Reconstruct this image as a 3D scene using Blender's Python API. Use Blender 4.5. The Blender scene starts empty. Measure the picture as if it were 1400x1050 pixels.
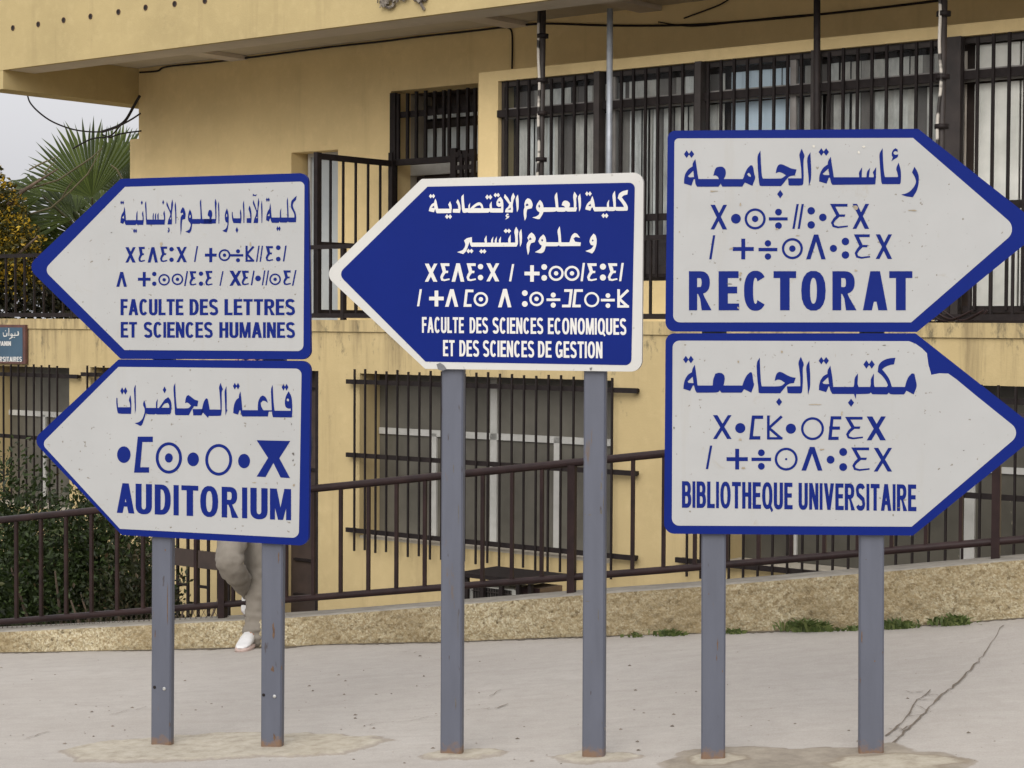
import bpy, bmesh, math, random
from mathutils import Vector, Matrix, noise
from mathutils.geometry import delaunay_2d_cdt
SC = bpy.context.scene
COL = SC.collection
R = math.radians

# ------------------------------------------------------------------ camera
FPX = 2600.0            # focal length in photo pixels (photo 1400 x 1050)
CAMZ = 1.6
PITCH = math.atan((525 - 441) / FPX)
ROLL = R(0.3)
CAM = Vector((0, 0, CAMZ))
FWD = Vector((0, math.cos(PITCH), -math.sin(PITCH)))
U0 = Vector((0, math.sin(PITCH), math.cos(PITCH)))
X0 = Vector((1, 0, 0))
RGT = X0 * math.cos(ROLL) + U0 * math.sin(ROLL)
UPV = U0 * math.cos(ROLL) - X0 * math.sin(ROLL)
cd = bpy.data.cameras.new('camera')
cam = bpy.data.objects.new('camera', cd)
COL.objects.link(cam)
cd.sensor_width = 36
cd.lens = FPX / 1400 * 36
cd.clip_start = 0.1
cd.clip_end = 3000
cam.matrix_world = Matrix(((RGT.x, UPV.x, -FWD.x, 0), (RGT.y, UPV.y, -FWD.y, 0),
                           (RGT.z, UPV.z, -FWD.z, CAMZ), (0, 0, 0, 1)))
SC.camera = cam

# ------------------------------------------------------------------ light
SUN_EL, SUN_AZ = R(32), R(194)      # azimuth clockwise from +Y: high behind the camera, veiled by cloud
w = bpy.data.worlds.new('World')
SC.world = w
w.use_nodes = True
nt = w.node_tree
bg = nt.nodes['Background']
sky = nt.nodes.new('ShaderNodeTexSky')
sky.sky_type = 'NISHITA'
sky.sun_disc = False
sky.sun_elevation = SUN_EL
sky.sun_rotation = SUN_AZ
sky.air_density = 1.6
sky.dust_density = 6.0
hs = nt.nodes.new('ShaderNodeHueSaturation')     # an even overcast: the blue of the clear sky is veiled
hs.inputs['Saturation'].default_value = 0.13
nt.links.new(sky.outputs[0], hs.inputs['Color'])
ov = nt.nodes.new('ShaderNodeMix')               # the even cloud layer in front of that sky
ov.data_type = 'RGBA'
ov.inputs[0].default_value = 0.75
wtc = nt.nodes.new('ShaderNodeTexCoord')          # an overcast dome is brighter overhead than at the horizon
wsp = nt.nodes.new('ShaderNodeSeparateXYZ')
nt.links.new(wtc.outputs['Generated'], wsp.inputs[0])
wmr = nt.nodes.new('ShaderNodeMapRange')
wmr.inputs[1].default_value, wmr.inputs[2].default_value = 0.08, 1.0
wmr.inputs[3].default_value, wmr.inputs[4].default_value = 1.0, 2.0
nt.links.new(wsp.outputs[2], wmr.inputs[0])
wvm = nt.nodes.new('ShaderNodeVectorMath')
wvm.operation = 'SCALE'
wvm.inputs[0].default_value = (3.55, 3.55, 3.74)
nt.links.new(wmr.outputs[0], wvm.inputs['Scale'])
nt.links.new(wvm.outputs[0], ov.inputs[7])
nt.links.new(hs.outputs[0], ov.inputs[6])
nt.links.new(ov.outputs[2], bg.inputs['Color'])
bg.inputs['Strength'].default_value = 0.15
sd = bpy.data.lights.new('sun', 'SUN')
sd.energy = 0.95
sd.angle = R(46)
sd.color = (1.0, 0.965, 0.9)
so = bpy.data.objects.new('sun', sd)
COL.objects.link(so)
sdir = Vector((math.sin(SUN_AZ) * math.cos(SUN_EL), math.cos(SUN_AZ) * math.cos(SUN_EL), math.sin(SUN_EL)))
so.rotation_euler = sdir.to_track_quat('Z', 'Y').to_euler()
so.location = (0, -10, 20)
SC.view_settings.view_transform = 'Standard'
SC.view_settings.look = 'None'
SC.view_settings.exposure = 0.52
SC.view_settings.gamma = 1.0

# ------------------------------------------------------------------ pixel rays, planes
def ray(px, py):
    return RGT * ((px - 700) / FPX) + UPV * ((525 - py) / FPX) + FWD

class Plane:
    """vertical plane through o, running along a (horizontal, to the right); nf points to the viewer side"""
    def __init__(s, o, a):
        s.o = Vector(o); s.a = Vector((a[0], a[1], 0)).normalized()
        s.nf = Vector((s.a.y, -s.a.x, 0))
    def at(s, px, py, off=0.0):
        d = ray(px, py)
        t = (s.o + s.nf * off - CAM).dot(s.nf) / d.dot(s.nf)
        p = CAM + d * t - s.o
        return (p.dot(s.a), p.z)
    def w(s, u, z, off=0.0):
        return s.o + s.a * u + Vector((0, 0, z)) + s.nf * off
    def wp(s, px, py, off=0.0):
        u, z = s.at(px, py, off)
        return s.w(u, z, off)

def tag(o, label=None, cat=None, group=None, kind=None):
    if label: o['label'] = label
    if cat: o['category'] = cat
    if group: o['group'] = group
    if kind: o['kind'] = kind
    return o

def empty(name, loc=(0, 0, 0), rz=0.0, label=None, cat=None, group=None):
    o = bpy.data.objects.new(name, None)
    COL.objects.link(o)
    o.location = loc
    o.rotation_euler = (0, 0, rz)
    o.empty_display_size = 0.2
    return tag(o, label, cat, group)

class MB:
    def __init__(s):
        s.v = []; s.f = []; s.m = []; s.smooth = False; s.cur = 0
    def add(s, vs, fs):
        b = len(s.v)
        s.v += [tuple(p) for p in vs]
        for f in fs:
            s.f.append([i + b for i in f]); s.m.append(s.cur)
        return s
    def box(s, x0, x1, y0, y1, z0, z1):
        if x1 < x0: x0, x1 = x1, x0
        if y1 < y0: y0, y1 = y1, y0
        if z1 < z0: z0, z1 = z1, z0
        v = [(x0, y0, z0), (x1, y0, z0), (x1, y1, z0), (x0, y1, z0), (x0, y0, z1), (x1, y0, z1), (x1, y1, z1), (x0, y1, z1)]
        return s.add(v, [(0, 3, 2, 1), (4, 5, 6, 7), (0, 1, 5, 4), (1, 2, 6, 5), (2, 3, 7, 6), (3, 0, 4, 7)])
    def bar(s, p, q, wx, wy=None, side=None):
        """rectangular bar from p to q; side = direction of the width wx"""
        wy = wx if wy is None else wy
        p = Vector(p); q = Vector(q); d = (q - p).normalized()
        if side is None: side = Vector((0, 0, 1)) if abs(d.z) < .9 else Vector((1, 0, 0))
        a = (Vector(side) - d * d.dot(Vector(side))).normalized(); b = d.cross(a)
        vs = []
        for c in (p, q):
            for i, j in ((-1, -1), (1, -1), (1, 1), (-1, 1)):
                vs.append(c + a * (i * wx / 2) + b * (j * wy / 2))
        return s.add(vs, [(0, 1, 2, 3), (7, 6, 5, 4), (0, 4, 5, 1), (1, 5, 6, 2), (2, 6, 7, 3), (3, 7, 4, 0)])
    def tube(s, pts, r, n=8, cap=True):
        pts = [Vector(p) for p in pts]
        rs = r if isinstance(r, (list, tuple)) else [r] * len(pts)
        vs = []; prev = None
        for i, p in enumerate(pts):
            d = (pts[min(i + 1, len(pts) - 1)] - pts[max(i - 1, 0)]).normalized()
            if prev is None:
                ref = Vector((0, 0, 1)) if abs(d.z) < .9 else Vector((1, 0, 0))
                a = d.cross(ref).normalized()
            else:
                a = (prev - d * prev.dot(d)).normalized()
            prev = a; b = d.cross(a)
            for k in range(n):
                t = 2 * math.pi * k / n
                vs.append(p + (a * math.cos(t) + b * math.sin(t)) * rs[i])
        fs = []
        for i in range(len(pts) - 1):
            for k in range(n):
                fs.append((i * n + k, i * n + (k + 1) % n, (i + 1) * n + (k + 1) % n, (i + 1) * n + k))
        if cap:
            fs.append(tuple(range(n - 1, -1, -1)))
            fs.append(tuple((len(pts) - 1) * n + k for k in range(n)))
        return s.add(vs, fs)
    def build(s, name, mat, parent=None, smooth=False, origin=None):
        me = bpy.data.meshes.new(name)
        vs = s.v
        if origin is not None:
            o = Vector(origin)
            vs = [tuple(Vector(p) - o) for p in vs]
        me.from_pydata(vs, [], s.f)
        mats = mat if isinstance(mat, (list, tuple)) else [mat]
        for m in mats: me.materials.append(m)
        if len(mats) > 1:
            for p, k in zip(me.polygons, s.m): p.material_index = k
        if smooth:
            for p in me.polygons: p.use_smooth = True
        me.validate(); me.update()
        o = bpy.data.objects.new(name, me)
        COL.objects.link(o)
        if parent is not None: o.parent = parent
        elif origin is not None: o.location = origin
        return o

def ccw(p):
    a = sum(p[i][0] * p[(i + 1) % len(p)][1] - p[(i + 1) % len(p)][0] * p[i][1] for i in range(len(p)))
    return list(p) if a > 0 else list(reversed(p))

def union2d(polys, holes=()):
    """triangles of the union of polys minus holes"""
    vs = []; fs = []
    for p in list(polys) + list(holes):
        p = ccw([tuple(q) for q in p]); b = len(vs)
        vs += [Vector((q[0], q[1])) for q in p]
        fs.append(list(range(b, b + len(p))))
    n = len(polys)
    vo, eo, fo, ov, oe, of = delaunay_2d_cdt(vs, [], fs, 0, 1e-6)
    keep = []
    for f, ids in zip(fo, of):
        if ids and any(i < n for i in ids) and not any(i >= n for i in ids): keep.append(tuple(f))
    return [tuple(v) for v in vo], keep

def plate(mb, polys, holes, to3, y0, y1):
    """solid plate: 2D shape extruded between depths y0 (front) and y1 (back); to3(u,z,y)"""
    vo, tri = union2d(polys, holes)
    n = len(vo)
    vs = [to3(u, z, y0) for u, z in vo] + [to3(u, z, y1) for u, z in vo]
    cnt = {}
    fs = []
    for t in tri:
        fs.append(t); fs.append((t[2] + n, t[1] + n, t[0] + n))
        for i in range(3):
            a, b = t[i], t[(i + 1) % 3]
            if (b, a) in cnt: del cnt[(b, a)]
            else: cnt[(a, b)] = 1
    for a, b in cnt: fs.append((b, a, a + n, b + n))
    used = sorted({i for f in fs for i in f}); mp = {k: i for i, k in enumerate(used)}
    mb.add([vs[k] for k in used], [[mp[i] for i in f] for f in fs])
    return mb

def sheet(mb, polys, holes, to3):
    vo, tri = union2d(polys, holes)
    used = sorted({i for f in tri for i in f}); mp = {k: i for i, k in enumerate(used)}
    mb.add([to3(*vo[k]) for k in used], [[mp[i] for i in f] for f in tri])
    return mb

def rounded(pts):
    """pts: (x, y) or (x, y, r); fillets the corners that carry a radius"""
    out = []; n = len(pts)
    for i, p in enumerate(pts):
        r = p[2] if len(p) > 2 else 0
        P = Vector(p[:2])
        if r <= 0: out.append(tuple(P)); continue
        a = (Vector(pts[i - 1][:2]) - P); b = (Vector(pts[(i + 1) % n][:2]) - P)
        la, lb = a.length, b.length; a.normalize(); b.normalize()
        ang = a.angle(b); t = min(r / math.tan(ang / 2), la * .49, lb * .49); r = t * math.tan(ang / 2)
        c = P + (a + b).normalized() * (r / math.sin(ang / 2))
        s = P + a * t - c; e = P + b * t - c
        a0 = math.atan2(s.y, s.x); a1 = math.atan2(e.y, e.x)
        dl = (a1 - a0 + math.pi) % (2 * math.pi) - math.pi
        for k in range(9):
            q = a0 + dl * k / 8
            out.append((c.x + r * math.cos(q), c.y + r * math.sin(q)))
    return out

# ------------------------------------------------------------------ materials
def newmat(name):
    m = bpy.data.materials.new(name); m.use_nodes = True
    return m, m.node_tree, m.node_tree.nodes['Principled BSDF']

def N(nt, typ, **kw):
    n = nt.nodes.new(typ)
    for k, v in kw.items(): setattr(n, k, v)
    return n

def ramp(nt, src, stops):
    r = N(nt, 'ShaderNodeValToRGB'); e = r.color_ramp.elements
    while len(e) < len(stops): e.new(0.5)
    for el, (p, c) in zip(e, stops):
        el.position = p
        el.color = c if len(c) == 4 else (*c, 1)
    nt.links.new(src, r.inputs[0])
    return r

def coords(nt, scale=(1, 1, 1), kind='Object'):
    tc = N(nt, 'ShaderNodeTexCoord'); mp = N(nt, 'ShaderNodeMapping')
    mp.inputs['Scale'].default_value = scale
    nt.links.new(tc.outputs[kind], mp.inputs['Vector'])
    return mp.outputs[0]

def noisetex(nt, vec, scale, detail=4, rough=.6, dist=0):
    n = N(nt, 'ShaderNodeTexNoise')
    n.inputs['Scale'].default_value = scale; n.inputs['Detail'].default_value = detail
    n.inputs['Roughness'].default_value = rough; n.inputs['Distortion'].default_value = dist
    nt.links.new(vec, n.inputs['Vector'])
    return n.outputs['Fac']

def mix(nt, fac, a, b, mode='MIX'):
    m = N(nt, 'ShaderNodeMix', data_type='RGBA', blend_type=mode)
    for s, v in ((m.inputs[0], fac), (m.inputs[6], a), (m.inputs[7], b)):
        if isinstance(v, (int, float)): s.default_value = v
        elif isinstance(v, tuple): s.default_value = (*v, 1) if len(v) == 3 else v
        else: nt.links.new(v, s)
    return m.outputs[2]

def bump(nt, bs, h, strength=.3, dist=.01):
    b = N(nt, 'ShaderNodeBump')
    b.inputs['Strength'].default_value = strength; b.inputs['Distance'].default_value = dist
    nt.links.new(h, b.inputs['Height']); nt.links.new(b.outputs[0], bs.inputs['Normal'])

def pmat(name, c1, c2=None, scale=8, rough=.6, bmp=0, metal=0, stretch=(1, 1, 1), spec=.5, detail=5, bscale=None):
    m, nt, bs = newmat(name)
    bs.inputs['Roughness'].default_value = rough
    bs.inputs['Metallic'].default_value = metal
    bs.inputs['Specular IOR Level'].default_value = spec
    if c2 is None: c2 = tuple(x * .8 for x in c1)
    v = coords(nt, stretch)
    f = noisetex(nt, v, scale, detail)
    rp = ramp(nt, f, [(.32, c2), (.66, c1)])
    nt.links.new(rp.outputs[0], bs.inputs['Base Color'])
    if bmp: bump(nt, bs, noisetex(nt, v, bscale or scale * 4, 6), bmp, .01)
    return m

def plaster(name, base, stain=.5, ledge=None):
    """painted render: soft mottling, run-off streaks, mould blotches, fine grain"""
    m, nt, bs = newmat(name)
    bs.inputs['Roughness'].default_value = .9
    bs.inputs['Specular IOR Level'].default_value = .2
    v = coords(nt)
    d = tuple(x * .86 for x in base)
    c = ramp(nt, noisetex(nt, v, 1.3, 5), [(.3, d), (.7, base)]).outputs[0]
    pale = tuple(min(1, x * 1.08 + .02) for x in base)
    c = mix(nt, ramp(nt, noisetex(nt, v, 6.5, 6, .7), [(.5, (0, 0, 0)), (.75, (.5, .5, .5))]).outputs[0], c, pale)
    st = noisetex(nt, coords(nt, (5.5, 5.5, .42)), 1.0, 5, .65)
    stf = ramp(nt, st, [(.56, (0, 0, 0)), (.8, (stain * .75,) * 3)]).outputs[0]
    c = mix(nt, stf, c, (.23, .165, .085))
    if ledge is not None:      # run-off drips and mould that start under the ledge
        sx = N(nt, 'ShaderNodeSeparateXYZ'); nt.links.new(v, sx.inputs[0])
        band = N(nt, 'ShaderNodeMapRange'); nt.links.new(sx.outputs[2], band.inputs[0])
        band.inputs[1].default_value = ledge - 1.1; band.inputs[2].default_value = ledge
        dr = noisetex(nt, coords(nt, (7.5, 7.5, .5)), 1.0, 6, .7)
        ml = N(nt, 'ShaderNodeMath', operation='MULTIPLY_ADD'); nt.links.new(band.outputs[0], ml.inputs[0]); ml.inputs[1].default_value = .24; nt.links.new(dr, ml.inputs[2])
        c = mix(nt, ramp(nt, ml.outputs[0], [(.68, (0, 0, 0)), (.9, (.8,) * 3)]).outputs[0], c, (.20, .15, .085))
        bl = noisetex(nt, coords(nt, (9, 9, 4)), 1.0, 8, .75)
        m2 = N(nt, 'ShaderNodeMath', operation='MULTIPLY_ADD'); nt.links.new(band.outputs[0], m2.inputs[0]); m2.inputs[1].default_value = .16; nt.links.new(bl, m2.inputs[2])
        c = mix(nt, ramp(nt, m2.outputs[0], [(.68, (0, 0, 0)), (.78, (.75,) * 3)]).outputs[0], c, (.12, .105, .07))
    mo = ramp(nt, noisetex(nt, v, 2.1, 8, .75, .4), [(.63, (0, 0, 0)), (.74, (stain * .8,) * 3)]).outputs[0]
    c = mix(nt, mo, c, (.13, .11, .07))
    nt.links.new(c, bs.inputs['Base Color'])
    bump(nt, bs, noisetex(nt, v, 60, 6), .25, .008)
    return m

def glass_mat(name, tint=(.9, .93, .95)):
    m, nt, bs = newmat(name)
    out = nt.nodes['Material Output']
    tr = N(nt, 'ShaderNodeBsdfTransparent'); tr.inputs[0].default_value = (*tint, 1)
    gl = N(nt, 'ShaderNodeBsdfGlossy'); gl.inputs['Roughness'].default_value = .06
    fr = N(nt, 'ShaderNodeFresnel'); fr.inputs[0].default_value = 1.15
    mx = N(nt, 'ShaderNodeMixShader')
    nt.links.new(fr.outputs[0], mx.inputs[0]); nt.links.new(tr.outputs[0], mx.inputs[1]); nt.links.new(gl.outputs[0], mx.inputs[2])
    nt.links.new(mx.outputs[0], out.inputs[0])
    return m

def dirty_glass(name, base, spots=.0):
    m, nt, bs = newmat(name)
    v = coords(nt)
    c = ramp(nt, noisetex(nt, v, 2.2, 6), [(.25, tuple(x * .55 for x in base)), (.75, tuple(x * 1.15 for x in base))]).outputs[0]
    if spots:
        sp = noisetex(nt, coords(nt, (1, 1, .35)), 17, 3, .5)
        c = mix(nt, ramp(nt, sp, [(.69, (0, 0, 0)), (.76, (spots,) * 3)]).outputs[0], c, (.45, .4, .28))
    nt.links.new(c, bs.inputs['Base Color'])
    bs.inputs['Roughness'].default_value = .28
    bs.inputs['Specular IOR Level'].default_value = .45
    return m

def leafmat(name, stops, scale=3.0, trans=.25):
    m, nt, bs = newmat(name)
    g = N(nt, 'ShaderNodeNewGeometry')
    c = ramp(nt, g.outputs['Random Per Island'], stops).outputs[0]
    v = coords(nt)
    c = mix(nt, ramp(nt, noisetex(nt, v, scale, 3), [(.35, (.45,) * 3), (.65, (0, 0, 0))]).outputs[0], c, tuple(x * .45 for x in stops[0][1]))
    nt.links.new(c, bs.inputs['Base Color'])
    bs.inputs['Roughness'].default_value = .5
    bs.inputs['Specular IOR Level'].default_value = .3
    out = nt.nodes['Material Output']
    tl = N(nt, 'ShaderNodeBsdfTranslucent'); nt.links.new(c, tl.inputs[0])
    mx = N(nt, 'ShaderNodeMixShader'); mx.inputs[0].default_value = trans
    nt.links.new(bs.outputs[0], mx.inputs[1]); nt.links.new(tl.outputs[0], mx.inputs[2])
    nt.links.new(mx.outputs[0], out.inputs[0])
    return m

def signpaint(name, base, dirt=.0, dirtcol=(.3, .25, .17), spec=.3):
    m, nt, bs = newmat(name)
    v = coords(nt)
    c = ramp(nt, noisetex(nt, v, 3.5, 6, .6), [(.25, tuple(x * .9 for x in base)), (.75, base)]).outputs[0]
    if dirt:
        sm = ramp(nt, noisetex(nt, v, 9, 7, .7, .6), [(.63, (0, 0, 0)), (.74, (dirt * .5,) * 3)]).outputs[0]
        c = mix(nt, sm, c, dirtcol)
        sp = ramp(nt, noisetex(nt, v, 55, 2, .5), [(.70, (0, 0, 0)), (.75, (dirt,) * 3)]).outputs[0]
        c = mix(nt, sp, c, tuple(x * .5 for x in dirtcol))
        ru = ramp(nt, noisetex(nt, coords(nt, (14, 14, 1.2)), 1.0, 4), [(.6, (0, 0, 0)), (.85, (dirt * .35,) * 3)]).outputs[0]
        c = mix(nt, ru, c, dirtcol)
    nt.links.new(c, bs.inputs['Base Color'])
    bs.inputs['Roughness'].default_value = .42
    bs.inputs['Specular IOR Level'].default_value = spec
    bump(nt, bs, noisetex(nt, v, 30, 3), .04, .005)
    return m

def postpaint(name, base, rust=.6):
    m, nt, bs = newmat(name)
    oi = N(nt, 'ShaderNodeObjectInfo'); tc = N(nt, 'ShaderNodeTexCoord')
    sh = N(nt, 'ShaderNodeVectorMath', operation='MULTIPLY_ADD'); sh.inputs[1].default_value = (37, 53, 0); nt.links.new(oi.outputs['Random'], sh.inputs[0]); nt.links.new(tc.outputs['Object'], sh.inputs[2])
    v = sh.outputs[0]
    def coords(nt, sc_):
        mp = N(nt, 'ShaderNodeMapping'); mp.inputs['Scale'].default_value = sc_; nt.links.new(v, mp.inputs['Vector']); return mp.outputs[0]
    c = ramp(nt, noisetex(nt, coords(nt, (6, 6, 1)), 3, 6), [(.3, tuple(x * .82 for x in base)), (.7, base)]).outputs[0]
    rs = ramp(nt, noisetex(nt, coords(nt, (3.2, 3.2, .6)), 7, 6, .7), [(.63, (0, 0, 0)), (.72, (rust,) * 3)]).outputs[0]
    c = mix(nt, rs, c, (.12, .075, .04))
    ch = ramp(nt, noisetex(nt, coords(nt, (1, 1, .3)), 38, 3, .5), [(.69, (0, 0, 0)), (.74, (rust,) * 3)]).outputs[0]
    c = mix(nt, ch, c, (.035, .022, .018))
    sx = N(nt, 'ShaderNodeSeparateXYZ'); nt.links.new(v, sx.inputs[0])
    ad = N(nt, 'ShaderNodeMath', operation='ADD'); nt.links.new(sx.outputs[2], ad.inputs[0])
    ml = N(nt, 'ShaderNodeMath', operation='MULTIPLY'); ml.inputs[1].default_value = -.16
    nt.links.new(noisetex(nt, v, 22, 5, .7), ml.inputs[0]); nt.links.new(ml.outputs[0], ad.inputs[1])
    a2 = N(nt, 'ShaderNodeMath', operation='ADD'); a2.inputs[1].default_value = .12; nt.links.new(ad.outputs[0], a2.inputs[0])
    lo = ramp(nt, a2.outputs[0], [(.052, (.8,) * 3), (.085, (0, 0, 0))]).outputs[0]
    c = mix(nt, lo, c, (.19, .105, .05))
    nt.links.new(c, bs.inputs['Base Color'])
    bs.inputs['Roughness'].default_value = .5
    bump(nt, bs, noisetex(nt, v, 45, 4), .1, .004)
    return m

M = {}
M['wall'] = plaster('yellow_render', (.76, .585, .30), .25)
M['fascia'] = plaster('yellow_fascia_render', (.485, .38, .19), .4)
M['soffit'] = plaster('grey_soffit_render', (.54, .48, .38), .3)
M['beam'] = plaster('pale_beam_render', (.62, .55, .47), .2)
M['slab'] = plaster('concrete_slab_render', (.45, .40, .32), .5)
M['terrace'] = pmat('terrace_screed', (.64, .60, .53), (.54, .5, .45), 3, .85, .1)
M['black'] = pmat('black_iron_paint', (.022, .016, .015), (.012, .009, .009), 14, .6, .1, spec=.2)
M['rail'] = pmat('brown_rail_paint', (.034, .019, .018), (.018, .011, .011), 9, .42, .15, stretch=(1, 1, 1), spec=.18)
M['white_frame'] = pmat('white_aluminium', (.5, .49, .46), (.4, .39, .36), 6, .4)
M['pane_dark'] = dirty_glass('dusty_dark_pane', (.13, .12, .098))
M['pane_spots'] = dirty_glass('spotted_dark_pane', (.10, .092, .074), .8)
M['pane_sky_painted'] = dirty_glass('painted_sky_reflection_pane', (.75, .8, .8))  # pale base colour paints the sky's reflection into the glass
M['glass'] = glass_mat('window_glass')
M['door_blue'] = pmat('pale_blue_grey_door', (.42, .45, .46), (.36, .39, .41), 3, .5)
M['dark_in'] = pmat('dark_brown_joinery', (.06, .04, .032), (.035, .024, .02), 5, .6)
M['white'] = signpaint('sign_white', (.405, .405, .398), .75)
M['white_c'] = signpaint('sign_white_border', (.55, .54, .51), .35)
M['blue'] = signpaint('sign_blue', (.0055, .0165, .155), .12, (.04, .05, .16), .07)
M['blue_l'] = signpaint('lettering_blue', (.007, .018, .155), .1, (.08, .08, .2), .07)
M['white_l'] = signpaint('lettering_white', (.66, .645, .61), .2)
M['post'] = postpaint('grey_post_paint', (.093, .100, .130), .75)
M['metal'] = pmat('galvanised_pole', (.36, .38, .41), (.26, .28, .31), 10, .45, .05, .3)
M['steel'] = pmat('bolt_steel', (.6, .6, .58), (.4, .4, .38), 40, .35, 0, .7)
# ------------------------------------------------------------------ lettering
def dia(cx, cy, rx, ry): return [(cx - rx, cy), (cx, cy - ry), (cx + rx, cy), (cx, cy + ry)]
def ell(cx, cy, rx, ry=None, n=36, a0=0):
    ry = rx if ry is None else ry
    return [(cx + rx * math.cos(2 * math.pi * k / n), cy + ry * math.sin(2 * math.pi * k / n)) for k in range(n)]

def smoothpoly(p, ang=48):
    """rounds the shallow corners of a traced outline (Chaikin), keeps the sharp ones"""
    out = []; n = len(p)
    for i in range(n):
        a = Vector(p[i - 1]); b = Vector(p[i]); c = Vector(p[(i + 1) % n])
        d1 = b - a; d2 = c - b
        if d1.length < 1e-9 or d2.length < 1e-9: continue
        t = math.degrees(d1.angle(d2))
        if t > ang or t < 4: out.append(tuple(b))
        else: out += [tuple(b - d1 * .25), tuple(b - d1 * .09 + d2 * .09), tuple(b + d2 * .25)]
    return out

def T(s):
    """'x,y x,y ...' polygons separated by ';', a leading h marks a hole, d marks a diamond cx,cy rx,ry"""
    pos, neg = [], []
    for part in s.split(';'):
        part = part.strip()
        if not part: continue
        if part[0] == 'd':
            a, b = part[1:].split()
            cx, cy = map(float, a.split(',')); rx, ry = map(float, b.split(','))
            pos.append(dia(cx, cy, rx, ry)); continue
        hole = part[0] == 'h'
        if hole: part = part[1:]
        p = smoothpoly([tuple(map(float, q.split(','))) for q in part.split()])
        (neg if hole else pos).append(p)
    return pos, neg

ARAB_A = """d72,130 30,43;d127,130 30,43;
170,185 138,232 141,300 160,412 205,412 192,330 180,240;
141,266 92,298 58,345 44,400 42,460 126,486 152,412 172,412 162,320;h147,316 85,378 105,392 155,388;
165,410 440,410 456,440 455,468 430,497 190,497 172,470;455,410 714,410 730,440 700,496 475,496 455,468;
372,372 388,310 405,280 440,270 480,272 508,300 515,340 508,375 488,415 455,440 435,410 425,385 400,368;
696,424 715,390 730,340 755,290 790,255 812,258 825,290 832,350 848,395 812,487 728,450 700,490;h752,355 772,338 792,360 795,388 770,378;
903,88 867,152 873,290 885,440 892,480 905,490 965,490 930,405 918,370 908,200;
922,405 1130,405 1155,395 1190,368 1225,380 1200,410 1165,455 1135,490 920,490;
1075,345 1082,300 1098,260 1120,243 1150,245 1200,268 1250,292 1310,303 1290,370 1240,375 1195,405 1160,395 1190,368 1150,342 1110,330;
1367,68 1338,135 1348,190 1362,300 1365,402 1212,402 1220,478 1232,484 1368,484 1386,465 1390,380 1386,195 1403,150;
d1125,580 34,48"""
ARAB_B = """148,108 108,172 118,300 128,400 130,488 155,420 158,300 152,200;d270,106 30,43;d325,106 32,43;
377,158 342,215 345,290 368,392 412,392 398,300 385,220;
345,245 295,278 262,330 248,380 246,438 330,462 355,395 378,395 365,310;h350,293 285,352 305,365 360,365;
366,390 886,390 878,471 395,476 380,450;
730,278 692,335 698,395 724,395;820,283 785,325 780,360 778,395 805,395 812,340;888,275 850,335 862,370 858,395 886,395;
960,62 922,125 930,260 942,420 950,460 962,468 1010,468 985,388 972,300 965,180;
978,388 1135,388 1168,375 1165,450 1155,468 955,468;1140,225 1110,295 1128,345 1135,392 1168,388 1166,320 1155,270;
1062,122 1075,85 1105,62 1130,80 1130,108 1118,98 1100,95 1082,110 1085,128 1105,138 1138,132 1130,165 1095,185 1060,210 1075,165 1064,148;
1318,272 1292,335 1325,390 1338,440 1320,490 1270,550 1220,575 1170,585 1220,605 1300,615 1345,545 1365,470 1370,380 1350,320"""
ARAB_C = """d63,95 30,43;d120,95 31,43;163,152 132,208 135,280 156,390 195,390 185,300 175,220;
135,235 85,265 52,320 38,380 36,425 112,448 145,385 168,390 158,300;h140,288 82,342 95,358 150,360;
155,387 440,387 447,420 445,445 420,468 185,468 168,440;440,387 702,387 715,420 690,468 465,468 445,445;
365,388 370,320 395,255 430,243 470,248 498,275 502,320 488,390;
690,420 712,345 745,275 785,237 805,240 815,270 822,340 834,378 800,468 718,428 695,465;
895,72 858,132 865,290 880,420 882,465 895,475 945,475 918,397 908,350 900,200;
908,397 1115,397 1150,385 1180,358 1215,365 1170,420 1125,475 905,475;
1063,335 1072,285 1090,245 1120,232 1150,240 1200,270 1250,292 1300,300 1280,360 1230,365 1180,398 1140,395 1178,358 1140,328 1100,318;
1357,62 1328,128 1340,200 1352,300 1352,395 1200,397 1208,468 1220,476 1360,476 1373,460 1382,330 1378,190 1395,150;d1113,572 34,46"""
ARAB_D = """135,105 98,172 108,300 116,400 120,488 145,410 147,280 140,180;d270,108 30,42;d325,108 31,42;
372,163 338,220 342,290 363,402 405,402 395,300 382,220;
342,255 290,282 258,335 245,385 243,438 325,462 352,398 374,402 362,310;h347,293 282,355 300,370 357,370;
362,403 1218,403 1220,440 1200,488 1050,488 1030,468 1012,488 845,486 828,465 808,484 395,482 375,450;
683,250 645,300 640,380 632,406 690,406 678,370 682,300;636,478 658,540 664,478;d605,581 35,46;
862,250 825,318 828,370 820,406 872,406 862,370;d778,150 34,48;d838,150 34,48;
1105,75 1090,148 1035,158 985,180 955,205 1000,260 1040,320 1060,390 1075,415 1000,415 1020,385 1000,335 950,270 905,235 915,155 950,115 1000,90 1050,78;
1208,420 1225,350 1250,290 1290,250 1318,255 1330,310 1348,395 1310,487 1228,445 1205,485"""
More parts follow.
